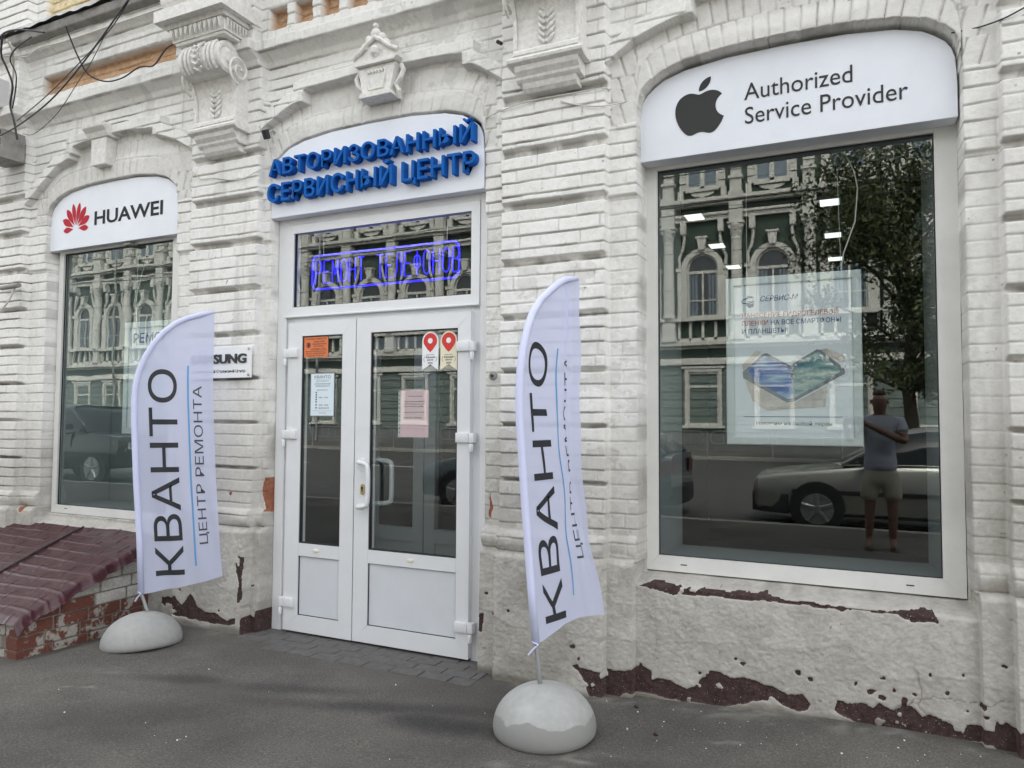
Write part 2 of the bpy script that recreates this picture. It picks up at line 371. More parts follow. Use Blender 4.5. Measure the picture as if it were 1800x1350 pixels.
# ------------------------------------------------------------------ text
TXT = {}
def text_polys(s, bold=0.0):
    """flat text mesh in x,z units of the font; returns verts, faces, width, cap height"""
    cu = bpy.data.curves.new('t', 'FONT'); cu.body = s; cu.offset = bold; cu.resolution_u = 4; cu.fill_mode = 'BOTH'
    o = bpy.data.objects.new('t', cu); COL.objects.link(o)
    dg = bpy.context.evaluated_depsgraph_get(); me = bpy.data.meshes.new_from_object(o.evaluated_get(dg))
    v = [tuple(p.co) for p in me.vertices]; f = [list(p.vertices) for p in me.polygons]
    bpy.data.objects.remove(o); bpy.data.curves.remove(cu); bpy.data.meshes.remove(me)
    return v, f
_cap = {}
def caph(bold):
    if bold not in _cap:
        v, f = text_polys('Н', bold); _cap[bold] = (min(p[1] for p in v), max(p[1] for p in v))
    return _cap[bold]
def text_mesh(mb, s, x0, x1, zb, cap, y, depth=0.0, bold=0.0, shear=0.0, track=1.0):
    """add text: left x0, right x1 (None keeps the font's width), baseline zb, capital height cap; extruded from y to y+depth"""
    v, f = text_polys(s, bold); c0, c1 = caph(bold)
    xa, xb = min(p[0] for p in v), max(p[0] for p in v)
    kz = cap/(c1-c0); kx = (x1-x0)/(xb-xa) if x1 is not None else kz*track
    P = [(x0+(p[0]-xa)*kx+shear*(p[1]-c0)*kz, zb+(p[1]-c0)*kz) for p in v]
    n = len(mb.v)
    mb.v += [(x, y, z) for x, z in P]
    mb.f += [[n+i for i in q] for q in f]
    if depth:
        m = len(mb.v); mb.v += [(x, y+depth, z) for x, z in P]
        cnt = {}
        for q in f:
            for i in range(len(q)):
                a, b = q[i], q[(i+1) % len(q)]; k = (min(a, b), max(a, b)); cnt[k] = cnt.get(k, 0)+1
        for (a, b), c in cnt.items():
            if c == 1: mb.f.append([n+a, n+b, m+b, m+a])
        mb.f += [[m+i for i in q][::-1] for q in f]
    return x0+(xb-xa)*kx
def text_obj(name, lines, mt, parent, depth=.0012):
    mb = MB()
    for L in lines: text_mesh(mb, *L[:6], depth=L[6] if len(L) > 6 else depth, bold=L[7] if len(L) > 7 else 0, shear=L[8] if len(L) > 8 else 0)
    return mb.build(name, mt, parent)

# ------------------------------------------------------------------ ground
def vn(x, z, s, seed, octv=1, per=.5):
    """value noise in -1..1 on arrays"""
    out = 0; amp = 1; tot = 0
    for o in range(octv):
        rs = np.random.RandomState(seed+o*17); T = rs.rand(256, 256)
        a = x*s*2**o+37.3; b = z*s*2**o+91.7
        ia = np.floor(a).astype(int); ib = np.floor(b).astype(int); fa = a-ia; fb = b-ib
        fa = fa*fa*(3-2*fa); fb = fb*fb*(3-2*fb)
        t = lambda i, j: T[i & 255, j & 255]
        q = (t(ia, ib)*(1-fa)+t(ia+1, ib)*fa)*(1-fb)+(t(ia, ib+1)*(1-fa)+t(ia+1, ib+1)*fa)*fb
        out = out+(q*2-1)*amp; tot += amp; amp *= per
    return out/tot
def sst(a, b, x):
    t = np.clip((x-a)/(b-a), 0, 1); return t*t*(3-2*t)
def inpoly(x, z, poly):
    r = np.zeros(x.shape, bool); k = len(poly)
    for i in range(k):
        x1, z1 = poly[i]; x2, z2 = poly[(i+1) % k]
        if z1 == z2: continue
        c = ((z1 > z) != (z2 > z)) & (x < (x2-x1)*(z-z1)/(z2-z1)+x1); r ^= c
    return r
def gz(x, y):
    x = np.asarray(x, float); y = np.asarray(y, float)
    z = .135*sst(-.3, -4.2, y)
    z = z+.055*sst(-1.3, .2, x)*(1-sst(-.5, -3, y))
    z = z-.075*sst(-4.55, -4.95, x)*(1-sst(-1.5, -4, y))
    return z
def set_attr(me, name, rgb):
    a = me.attributes.new(name, 'FLOAT_COLOR', 'POINT'); n = len(me.vertices)
    c = np.ones((n, 4), np.float32); c[:, :3] = rgb; a.data.foreach_set('color', c.ravel())
def grid_mesh(name, X, Y, Z, keep=None):
    """structured grid of points -> mesh (fast)"""
    h, w = X.shape; co = np.stack([X, Y, Z], -1).reshape(-1, 3).astype(np.float32)
    idx = np.arange(h*w).reshape(h, w)
    q = np.stack([idx[:-1, :-1], idx[:-1, 1:], idx[1:, 1:], idx[1:, :-1]], -1).reshape(-1, 4)
    if keep is not None:
        q = q[keep.ravel()]
    me = bpy.data.meshes.new(name); me.vertices.add(len(co)); me.vertices.foreach_set('co', co.ravel())
    me.loops.add(q.size); me.loops.foreach_set('vertex_index', q.ravel().astype(np.int32))
    me.polygons.add(len(q)); me.polygons.foreach_set('loop_start', np.arange(0, q.size, 4, dtype=np.int32))
    me.polygons.foreach_set('loop_total', np.full(len(q), 4, np.int32)); me.update(); return me

xs = np.concatenate([np.linspace(-60, -9, 40), np.arange(-8.9, 3, .04), np.linspace(3.2, 25, 25)])
ys = np.concatenate([np.linspace(-5.8, -3.2, 20), np.arange(-3.15, .6, .03)])
X, Y = np.meshgrid(xs, ys)
Z = gz(X, Y)+.004*vn(X, Y, 1.6, 5, 3)+.0015*vn(X, Y, 9, 6, 2)
me = grid_mesh('pavement', X, Y, Z)
def blob(cx, cy, rx, ry, rot, seed, soft=.5):
    c, s = math.cos(rot), math.sin(rot); u = ((X-cx)*c+(Y-cy)*s)/rx; v = (-(X-cx)*s+(Y-cy)*c)/ry
    d = np.sqrt(u*u+v*v)+.35*vn(X, Y, 3.5, seed, 4)
    return 1-sst(1-soft, 1+soft*.2, d)
dark = np.zeros_like(X)
def pxg(px, py):
    f = 1280.44; d = r2*((px-900)/f)+d2*((py-675)/f)+w_; t = -1.47/d[2]; return d[0]*t, d[1]*t-3.95
for (px, py, rx, ry, rot, a) in ((650, 1225, .75, .10, .35, .7), (520, 1195, .5, .08, .35, .55), (800, 1260, .4, .12, .1, .85), (330, 1180, .35, .07, .3, .6), (245, 1245, .5, .2, .5, .42), (180, 1280, .25, .1, .4, .3), (1110, 1330, .3, .08, .3, .35)):
    cx, cy = pxg(px, py); dark = np.maximum(dark, min(1, a*1.2)*blob(cx, cy, rx*1.15, ry*1.3, rot, int(px), .8))
pale = np.zeros_like(X)
for (px, py, rx, ry, a) in ((1030, 1315, .16, .07, .55), (925, 1328, .2, .05, .35), (185, 1165, .2, .08, .2), (1275, 1295, .1, .02, .5), (135, 1195, .13, .015, .5), (1370, 1268, .05, .02, .5)):
    cx, cy = pxg(px, py); pale = np.maximum(pale, a*blob(cx, cy, rx, ry, .4, int(px)+3, .6))
pale = np.maximum(pale, .45*(1-sst(.0, .22, -Y+.05*vn(X, Y, 4, 3, 3)))*sst(-.2, .3, vn(X, Y, 5, 77, 4)))
mk = np.stack([dark, pale*sst(-.25, .25, vn(X, Y, 22, 8, 3)), dark*0], -1).reshape(-1, 3)
set_attr(me, 'mask', mk)
tag(link_mesh('pavement', me, M['asphalt'], None, True), kind='structure')

M['road'] = mat('road asphalt', (.075, .073, .072), .8, noise=(3, .2), bump=(150, .6, .004))
M['kerb'] = mat('concrete kerb', (.30, .29, .27), .8, noise=(8, .2))
M['earth'] = mat('ground', (.10, .09, .08), .9, noise=(1, .2))
tag(MB().box(-150, 150, -150, 150, -1.2, -1.0).build('ground', M['earth']), kind='structure')
tag(MB().box(-150, 150, -22.9, -5.95, -.2, .03).build('road', M['road']), kind='structure')
tag(MB().box(-150, 150, -5.95, -5.801, -.2, .137).build('kerb', M['kerb'], bevel=.012), kind='structure')
tag(MB().box(-150, 150, -23.1, -22.9, -.2, .16).build('far_kerb', M['kerb'], bevel=.012), kind='structure')
tag(MB().box(-150, 150, -28.2, -23.1, -.2, .14).build('far_pavement', M['paver']), kind='structure')
tag(MB().box(-150, -60, -5.801, 8, -.2, .12).box(25, 150, -5.801, 8, -.2, .12).build('pavement_ends', M['asphalt']), kind='structure')
mb = MB()
for k in range(22): mb.box(-50+k*4, -48+k*4, -14.6, -14.48, .03, .034)
tag(mb.build('road_marking', M['white_vinyl']), kind='structure')

# doorstep pavers
mb = MB(); rnd = random.Random(3)
yy = .14
for row in range(5):
    off = (row % 2)*.1; y1 = .17-row*.102
    x = -3.84-off
    while x < -1.99:
        xa, xb = max(x+.004, -3.84), min(x+.2-.004, -1.99)
        lo = -.13-.06*math.sin((xa+3.8)*1.5)
        if xb-xa > .04 and y1-.1 > -.30+ (.10 if xa < -3.6 else 0):
            t = float(gz(xa, y1))+.006+rnd.uniform(-.002, .002)
            mb.box(xa, xb, y1-.098, y1-.004, t-.05, t)
        x += .2
tag(mb.build('doorstep_paving', M['paver'], bevel=.004), kind='structure')

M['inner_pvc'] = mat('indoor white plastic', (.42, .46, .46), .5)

# ------------------------------------------------------------------ the old brick building
B = empty('brick_building', (-3, .5, 0), label='white painted old brick building with arched hood moulds, brackets and peeling plinth', cat='building')
def bchild(o): o.parent = B; o.matrix_parent_inverse = Matrix.Translation((3, -.5, 0)); return o

PIL = [(-7.35, -6.63), (-4.57, -3.885), (-1.93, -1.262), (.645, 1.34)]
BAYS = dict(L=(-5.58, .805, -.065, .68), C=(-2.937, .872, -.02, -.2), R=(-.295, .795, 0, .645))
AP = ([0, .30, .53, .65, .73, .77, .79, .797], [3.556, 3.550, 3.524, 3.488, 3.437, 3.392, 3.325, 3.2])
HOOD = {'L': dict(lo=([-6.62, -6.444, -6.215, -6.03], [3.38, 3.508, 3.665, 3.715]), mid=(-6.03, -4.97, 3.80, 3.845, 3.93), hi=([-4.97, -4.772, -4.579], [3.755, 3.686, 3.575]), ear=.1),
        'C': dict(lo=([-3.885, -3.832, -3.642, -3.535], [3.60, 3.636, 3.725, 3.761]), mid=(-3.535, -2.165, 3.825, 3.855, 3.94), hi=([-2.165, -2.063, -1.93], [3.76, 3.706, 3.610]), ear=.1),
        'R': dict(lo=([-1.262, -1.238, -1.103, -.957, -.799], [3.57, 3.586, 3.673, 3.722, 3.762]), mid=(-.80, .20, 3.834, 3.865, 3.95), hi=([.20, .36, .51, .645], [3.762, 3.722, 3.66, 3.57]), ear=.1)}
PEEL_A = [
[(-1.435,.153),(-1.397,.168),(-1.34,.141),(-1.285,.136),(-1.202,.139),(-1.152,.142),(-1.112,.152),(-1.068,.176),(-1.015,.141),(-1.019,.102),(-.98,.108),(-.911,.111),(-.827,.082),(-.777,.107),(-.702,.196),(-.645,.197),(-.589,.169),(-.526,.187),(-.409,.165),(-.41,.089),(-.487,.073),(-.598,.03),(-.646,.022),(-.852,.012),(-.998,.021),(-1.157,.021),(-1.184,0),(-1.34,0),(-1.35,.06),(-1.397,.124)],
[(-.553,.186),(-.471,.167),(-.394,.167),(-.319,.136),(-.244,.148),(-.208,.104),(-.223,.074),(-.275,.061),(-.32,.069),(-.395,.108),(-.472,.075),(-.554,.057)],
[(-.1,.091),(-.085,.151),(-.029,.134),(.027,.151),(.075,.133),(.102,.163),(.156,.135),(.19,.163),(.197,.209),(.214,.204),(.213,.167),(.236,.171),(.275,.13),(.307,.139),(.371,.133),(.403,.12),(.414,.079),(.447,.121),(.496,.13),(.563,.121),(.571,.192),(.607,.178),(.642,.156),(.678,.176),(.9,.17),(1.4,.12),(1.4,-.1),(.673,-.025),(.603,-.005),(.556,.063),(.306,.045),(.107,.03),(-.016,.053)],
[(-1.087,.601),(-1.016,.625),(-.809,.621),(-.684,.617),(-.406,.622),(-.406,.588),(-.484,.585),(-.701,.582),(-.894,.569),(-1.025,.59)],
[(-.548,.619),(-.391,.611),(-.166,.604),(-.065,.6),(.034,.596),(.336,.62),(.361,.573),(.237,.556),(.184,.591),(.068,.591),(-.03,.592),(-.058,.576),(-.094,.59),(-.188,.58),(-.217,.592),(-.398,.586),(-.549,.592)],
[(-4.799,.142),(-4.616,.173),(-4.55,.195),(-4.467,.138),(-4.39,.238),(-4.307,.145),(-4.243,.118),(-4.119,.121),(-4.027,.077),(-3.953,.108),(-3.937,.066),(-4.026,.05),(-4.179,.047),(-4.319,.053),(-4.545,.06),(-4.73,.097)],
[(-3.965,.537),(-3.887,.535),(-3.895,.46),(-3.90,.362),(-3.89,.244),(-3.94,.205),(-3.93,.358),(-3.97,.482)],
[(-3.90,.10),(-3.87,.13),(-3.84,.11),(-3.82,.16),(-3.78,.14),(-3.74,.17),(-3.74,0),(-3.90,.0)],
[(-2.061,.341),(-2.03,.354),(-2.027,.299),(-2.039,.232),(-2.1,.254),(-2.1,.302)]]
PEEL_B = [[(-3.86,1.026),(-3.84,1.083),(-3.79,1.09),(-3.786,.963),(-3.796,.818),(-3.827,.872),(-3.86,.959)],
[(-2.025,1.063),(-2.007,1.002),(-2.012,.897),(-2.034,.933)],[(-6.59,.725),(-6.525,.742),(-6.511,.703),(-6.565,.672)],[(-4.118,.973),(-4.088,.983),(-4.084,.958),(-4.105,.951)]]
CHIPS = [(-.539,.256),(-.268,.254),(-.21,.23),(0,.24),(.065,.211),(.116,.277),(.253,.225),(.384,.254),(.453,.347),(.521,.219),(.459,.185),(.53,.182),(.604,.419),(.316,.326),(.164,.229),(.109,.19),(-.567,.28),(-.758,.171),(-1.393,.193),(-1.829,.4),(-1.431,.256),(-1.074,.174),(-2.1,.547),(-2.039,.338),(-2.028,.297),(-1.959,.352),(-2.008,.469),(-4.166,.516),(-4.501,.248),(-3.856,.33),(-3.753,.313),(-4.108,.147)]

def wall(xs, zs, name, keep_holes=True):
    X, Z = np.meshgrid(xs, zs)
    xw = X+.005*vn(X, Z, 2.5, 11, 2)+.0025*vn(X, Z, 14, 12, 2)
    zw = Z+.004*vn(X, Z, 1.8, 13, 2)+.0036*vn(X, Z, 9, 14, 3)
    pil = np.zeros_like(X)
    for a, b in PIL: pil = np.maximum(pil, sst(a-.006, a+.006, xw)*(1-sst(b-.006, b+.006, xw)))
    base = .075*(1-pil)
    low = 1-sst(.70, .76, zw+.01*vn(X, Z, 3, 20, 2))            # plinth zone
    # rustication grooves on the piers
    groove = np.zeros_like(X)
    for k, zk in enumerate([3.432, 3.105, 2.78, 2.437, 2.11, 1.79, 1.47, 1.145]):
        h = .026+.034*min(max((zk-1.3)/1.8, 0), 1)
        groove = np.maximum(groove, sst(zk-.004, zk+.004, zw)*(1-sst(zk+h-.014, zk+h, zw)))
    groove *= pil; base += .05*groove
    # strips beside the openings step forward above z 2.8
    base -= .022*(1-pil)*sst(2.795, 2.812, zw)*(1-sst(3.6, 3.7, zw))
    # opening distance
    sd = np.full_like(X, 9.); tarch = np.full_like(X, 9.); bayid = np.zeros(X.shape, int)
    for i, k in enumerate('LCR'):
        c, hf, dz, zb = BAYS[k]; u = np.abs(X-c)*.797/hf
        za = np.interp(u, AP[0], AP[1])+dz
        s_side = np.abs(X-c)-hf
        s_top = np.where(u < .80, (Z-za)*np.where(u > .66, .75, 1.), 9)
        edge = np.maximum(s_side, np.where(u < .80, np.where(u > .74, np.minimum((Z-za)*.5, Z-za+0), s_top), s_side))
        s = np.maximum(edge, zb-Z)
        m = np.abs(X-c) < 1.03; sd = np.where(m, np.minimum(sd, s), sd)
        tarch = np.where(m, Z-za, tarch); bayid = np.where(m, i+1, bayid)
    wob = .003*vn(X, Z, 7, 21, 3)
    # brick relief -------------------------------------------------
    ch = .08175; row = (zw-.82)/ch; rid = np.floor(row); fz = (row-rid)*ch
    def hsh(a, b, s): return (np.sin(a*127.1+b*311.7+s*74.7)*43758.5453) % 1.0
    bl = .255; hdr = (rid % 2)
    u = xw/bl+.5*hdr+.25*hsh(rid, 0, 1); bid = np.floor(u); fx = (u-bid)*bl
    half = hsh(bid, rid, 2) < .3                                    # some stretchers show as two headers
    fx2 = np.where(half, fx % (bl/2), fx); bl2 = np.where(half, bl/2, bl)
    dzj = np.minimum(fz, ch-fz); dxj = np.minimum(fx2, bl2-fx2)
    # voussoirs over the openings
    tt = tarch+wob; fan = (xw-np.where(bayid == 1, BAYS['L'][0], np.where(bayid == 2, BAYS['C'][0], BAYS['R'][0])))
    fanx = fan/(1+.35*np.clip(tt, 0, 1)); vu = fanx/.078+.5*(np.floor(tt/.15) % 2); vid = np.floor(vu); fvx = (vu-vid)*.078
    fvz = tt % .15
    arch = ((bayid > 0) & (tt > 0) & (Z > 3.22) & (np.abs(fan) < .95)).astype(float)
    dza = np.minimum(fvz, .15-fvz); dxa = np.minimum(fvx, .078-fvx)
    hoodm = np.zeros_like(X); above = np.zeros_like(X)
    for i, k in enumerate('LCR'):
        H = HOOD[k]; c = BAYS[k][0]
        for seg in ('lo', 'hi'):
            zl = np.interp(xw, H[seg][0], H[seg][1]); zt = zl+H['ear']+.012*vn(X, Z, 4, 31, 2)
            m = (xw >= H[seg][0][0]) & (xw <= H[seg][0][-1])
            hoodm = np.maximum(hoodm, m*sst(-.004, .004, zw-zl)*(1-sst(-.004, .006, zw-zt))); above = np.maximum(above, m*(zw > zl))
        a, b_, zlo, zhi, ztp = H['mid']; m = (xw >= a) & (xw <= b_)
        tq = np.clip((xw-a)/(b_-a), 0, 1); bow = (1-(2*tq-1)**2)
        zl = zlo+(zhi-zlo)*bow+.004; zt = ztp-.025+.03*bow+.008*vn(X, Z, 5, 33, 2)
        hoodm = np.maximum(hoodm, m*sst(-.004, .004, zw-zl)*(1-sst(-.004, .006, zw-zt))); above = np.maximum(above, m*(zw > zl))
        for xe in (a, b_):
            m = np.abs(xw-xe) < .045; hoodm = np.maximum(hoodm, m*sst(3.748, 3.756, zw)*(1-sst(3.90, 3.91, zw)))
    arch = arch*(1-above)
    # row joints: horizontal nearly always open, vertical often bridged by paint
    jz = 1-sst(.0, .0075, dzj); jx = (1-sst(.0, .007, dxj))*(.15+.6*hsh(bid, rid, 5))*sst(-.4, .25, vn(X, Z, 5, 41, 2)+.05)
    rel = np.maximum(jz*(.65+.35*vn(X, Z, 6, 42, 2)), jx)
    jza = (1-sst(.0015, .010, dza))*.5*sst(-.3, .3, vn(X, Z, 4, 48, 2)); jxa = (1-sst(.001, .009, dxa))*(.35+.65*hsh(vid, np.floor(tt/.15), 6))*sst(-.55, .15, vn(X, Z, 4, 43, 2))
    rel = rel*(1-arch)+np.maximum(jza, jxa)*arch
    brk = (hsh(bid, rid, 7)-.5)*.007+(.055+(hsh(bid, rid, 8)-.5)*.08)*(fz-ch/2)
    brka = (hsh(vid, np.floor(tt/.15), 9)-.5)*.005
    brk = brk*(1-arch)+brka*arch
    soft = .35+.65*sst(-.45, .35, vn(X, Z, .8, 44, 2)+.35)
    rightp = sst(.45, .62, X)*(1-sst(2.9, 3.2, Z))                  # strips thick with plaster to the right of the big window
    strip = (1-pil)*(sd > 0)*(Z < 2.8)*(Z > .76)*(bayid > 0)
    soft = soft*(1-.45*rightp)*(1-.45*strip)
    y = base.copy()
    relm = (1-low)*soft
    y += (.016*rel+brk*1.1)*relm
    y += .0016*vn(X, Z, 32, 45, 4, .7)+.0015*vn(X, Z, 6, 46, 3)
    # hood moulds
    y = y*(1-hoodm)+(-.004+(y-base)*.7)*hoodm
    # frieze mouldings (z 4.1 ...)
    P = np.interp(zw, [0, 4.085, 4.10, 4.13, 4.16, 4.172, 4.248, 4.262, 4.625, 4.635, 4.66, 4.685, 4.70, 4.76, 4.77, 4.86, 5.0, 9],
                  [0, 0, -.012, -.03, -.085, -.125, -.13, -.085, -.085, -.09, -.10, -.13, -.165, -.17, -.17, -.14, -.03, -.03])
    mz = sst(4.085, 4.10, zw); smooth_m = mz*(1-sst(4.17, 4.18, zw))+sst(4.64, 4.66, zw)
    y = y+P
    y = y*(1-smooth_m*.0)
    org = np.zeros_like(X); yel = np.zeros_like(X)
    def panel(x0, x1, z0, z1):
        return sst(x0-.004, x0+.004, xw)*(1-sst(x1-.004, x1+.004, xw))*sst(z0-.004, z0+.004, zw)*(1-sst(z1-.004, z1+.004, zw))
    for x0, x1 in [(-6.40, -4.77)]+[(-3.805+.235*k, -3.648+.235*k) for k in range(8)]+[(-6.95, -6.80)]+[(-1.15+.235*k, -.99+.235*k) for k in range(8)]:
        pm = panel(x0, x1, 4.325, 4.49); org = np.maximum(org, pm)
    y += .075*org
    pm = sst(5.02, 5.03, Z)*sst(-6.50, -6.49, xw)*(1-sst(-4.65, -4.64, xw)); yel = pm; y += .06*pm
    # plinth: torus and flared base
    tor = np.sqrt(np.clip(1-((zw-.805+.008*vn(X, Z, 3, 50, 2))/.06)**2, 0, 1))
    inbay = ((bayid == 3) | (bayid == 1)) & (np.abs(X-np.where(bayid == 3, BAYS['R'][0], BAYS['L'][0])) < .815)
    inb = inbay.astype(float)
    pl = np.where(pil > .5, -.055, .012)
    ypl = pl-.02*sst(.7, 0, zw)
    lowp = low
    # flat wall under the shop windows with the sill splay
    ysill = .05+.0*X-.012*sst(.55, .05, Z)
    yb = ypl*(1-inb)+ysill*inb
    rough = .0035*vn(X, Z, 16, 51, 4)+.006*vn(X, Z, 2.2, 52, 3)+.003*vn(X*.8, Z*1.3, 60, 53, 4, .7)
    y = y*(1-lowp)+(yb+rough)*lowp
    y -= .05*tor*(1-inb)*(.75+.5*vn(X, Z, 2.2, 54, 2))
    spl = sst(.585, .655, Z+.012*vn(X, Z, 6, 55, 2))*inb*(Z < .72); y = y*(1-spl)+(.05+(np.where(bayid == 1, .08, .17))*spl)*spl
    # cracks in the plaster
    cr = 0
    for sd_, ax, az in ((60, .45, 2.6), (61, 3.0, .5)):
        q = np.abs(vn((X+.03*vn(X, Z, 18, 66, 3))*ax, (Z+.03*vn(X, Z, 18, 67, 3))*az, 1.0, sd_, 1)); cr = np.maximum(cr, (1-sst(0, .012, q))*sst(.05, .3, vn(X, Z, 1.9, sd_+5, 2)))
    crz = cr*(low+.35*rightp)*(zw > .02); crz = np.clip(crz, 0, 1); lay = sst(-.01, .008, .33+.16*vn(X, Z, 2.1, 90, 4)-Z)*low*sst(-.25, -.2, vn(X, Z, 1.6, 91, 3)); y += .0022*lay+.003*crz
    # spalled paint
    wx = X+.009*vn(X, Z, 22, 70, 4); wz = Z+.009*vn(X, Z, 22, 71, 4)
    pa = np.zeros(X.shape, bool); pb = np.zeros(X.shape, bool)
    for p in PEEL_A:
        x0, x1 = min(q[0] for q in p)-.05, max(q[0] for q in p)+.05; z1 = max(q[1] for q in p)+.05
        c = (xs > x0) & (xs < x1); r = zs < z1
        if c.any() and r.any(): ix = np.ix_(r, c); pa[ix] |= inpoly(wx[ix], wz[ix], p)
    for p in PEEL_B:
        x0, x1 = min(q[0] for q in p)-.05, max(q[0] for q in p)+.05; z1 = max(q[1] for q in p)+.05
        c = (xs > x0) & (xs < x1); r = zs < z1
        if c.any() and r.any(): ix = np.ix_(r, c); pb[ix] |= inpoly(wx[ix], wz[ix], p)
    rc = random.Random(5)
    for cx, cz in CHIPS:
        a, b_ = rc.uniform(.006, .016), rc.uniform(.006, .013); c = np.abs(xs-cx) < .05; r = np.abs(zs-cz) < .05
        if c.any() and r.any():
            ix = np.ix_(r, c); pa[ix] |= ((wx[ix]-cx)/a)**2+((wz[ix]-cz)/b_)**2 < 1+1.2*vn(X[ix], Z[ix], 60, 99, 2)
    speck = (vn(X, Z, 42, 72, 4) > .66) & (Z < .42) & (vn(X, Z, 3, 73, 2) > -.1) & (low > .5); pa |= speck
    isl = (vn(X, Z, 15, 74, 4) > .33)
    # islands of surviving paint on the left pier
    pa &= ~(isl & (X < -3.93) & (Z > .07)); pa &= ~((vn(X, Z, 20, 78, 3) > .42) & (X > -3.7))
    def soften(m):
        m = m.astype(float)
        for _ in range(1):
            q = np.pad(m, 1, mode='edge'); m = (q[:-2, 1:-1]+q[2:, 1:-1]+q[1:-1, :-2]+q[1:-1, 2:]+2*m)/6
        return m
    pa = soften(pa); pb = soften(pb)
    y += .007*pa+.008*pb+.0018*sst(.08, .12, vn(X, Z, 6.5, 97, 5, .7))*sst(.1, .3, vn(X, Z, 1.0, 98, 2))
    # openings
    dep = np.where(bayid == 3, .30, .235); op = 1-sst(-.004, .004, sd+wob)
    y = y*(1-op)+dep*op
    keep = None
    if keep_holes:
        hole = sd < -.055; keep = ~(hole[:-1, :-1] & hole[1:, :-1] & hole[:-1, 1:] & hole[1:, 1:])
        below = Z < -.1; keep &= ~(below[1:, :-1])
    me = grid_mesh(name, X, y, Z, keep)
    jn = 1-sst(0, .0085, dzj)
    grime_shade = np.clip(jn*(1-arch)*1.0*sst(-.7, .1, vn(X, Z, 6, 42, 2))+jxa*arch*.35+(1-sst(0, .005, dxj))*(jx > .2)*(1-arch)*.35, 0, 1)*relm*(.35+.65*sst(-.2, .4, vn(X, Z, 3, 80, 3)))
    grime_shade = np.clip(grime_shade+.55*groove*sst(-.4, .3, vn(X, Z, 9, 81, 4))+.6*crz+.18*lay+.30*low*sst(.1, .6, vn(X, Z, 2.2, 82, 4)), 0, 1)  # real dirt, with painted shade darkening bed joints and the grooves under ledges
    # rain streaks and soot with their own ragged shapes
    grime_shade = np.maximum(grime_shade, .22*sst(.15, .5, vn(X*3.2, Z*.55, 3, 83, 4))*sst(-.1, .3, vn(X, Z, 1.1, 84, 2)))
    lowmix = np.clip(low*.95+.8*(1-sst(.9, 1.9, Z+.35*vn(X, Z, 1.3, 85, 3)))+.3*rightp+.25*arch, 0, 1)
    pits = .7*sst(.74, .79, vn(X, Z, 48, 95, 2))*sst(.1, .25, vn(X, Z, 3.1, 96, 3)); grime_shade = np.maximum(grime_shade, pits)
    flk = sst(.08, .12, vn(X, Z, 6.5, 97, 5, .7))*sst(.1, .3, vn(X, Z, 1.0, 98, 2)); grime_shade = np.maximum(grime_shade, .16*flk)
    gnd = gz(X, 0*X-.05); grime_shade = np.maximum(grime_shade, .85*(1-sst(.0, .06, Z-gnd+.03*vn(X, Z, 5, 88, 3))))
    edgeg = (np.exp(-np.abs(sd)/.02)*.45)*sst(-.1, .4, vn(X, Z, 8, 86, 3)); grime_shade = np.maximum(grime_shade, edgeg)
    set_attr(me, 'mask', np.stack([pa*1., grime_shade*(1-org), lowmix], -1).reshape(-1, 3))
    set_attr(me, 'mask2', np.stack([org, yel, pb*1.], -1).reshape(-1, 3))
    return me
xl = [1.75]
while xl[-1] > -8.25: xl.append(xl[-1]-(.0046+.0006*max(0, -xl[-1])))
xs_ = np.array(xl[::-1]); zs_ = np.arange(-.16, 5.45, .0052)
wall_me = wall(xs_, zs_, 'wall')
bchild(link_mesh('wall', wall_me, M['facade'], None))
# the rest of the building beyond the view
mb = MB(); mb.box(-16, -8.26, .0, .4, -.1, 9.2).box(1.76, 12, .0, .4, -.1, 9.2).box(-8.26, 1.76, .05, .4, 5.46, 9.2)
mb.box(-16, 12, .4, 9, 8.9, 9.2).box(-16, -15.7, .4, 9, -.1, 8.9).box(11.7, 12, .4, 9, -.1, 8.9).box(-16, 12, 8.7, 9, -.1, 8.9)
bchild(mb.build('upper_wall', M['facade']))
# solid wall core between the openings so that no light leaks in
mb = MB()
for a, b_ in ((-8.26, -6.40), (-4.76, -3.83), (-2.05, -1.15), (.56, 1.76)): mb.box(a, b_, .29, .42, -.1, 5.4)
mb.box(-8.26, 1.76, .36, .42, 3.07, 5.4)
for a, b_ in ((-6.40, -4.76), (-1.15, .56)): mb.box(a, b_, .36, .42, -.1, .64)
bchild(mb.build('wall_core', M['room']))

# balcony slab and metal drip along the top left
mb = MB(); mb.prism_x([(.08, 4.72), (-.16, 4.765), (-.17, 4.84), (.08, 4.87)], -8.2, -4.58)
mb.prism_x([(.08, 4.72), (-.16, 4.765), (-.17, 4.84), (.08, 4.87)], -3.85, -1.9)
o = bchild(mb.build('cornice_slab', M['slab'], bevel=.012))
mb = MB()
P = []
for i in range(90):
    x = -8.2+3.6*i/89; w = .012*math.sin(i*1.3)+.01*math.sin(i*.37)
    P.append([(x, .05, 4.905), (x, -.195+w*.5, 4.868+w*.3), (x, -.198+w*.5, 4.845+w)])
mb.grid(P); bchild(mb.build('drip_flashing', M['tin']))

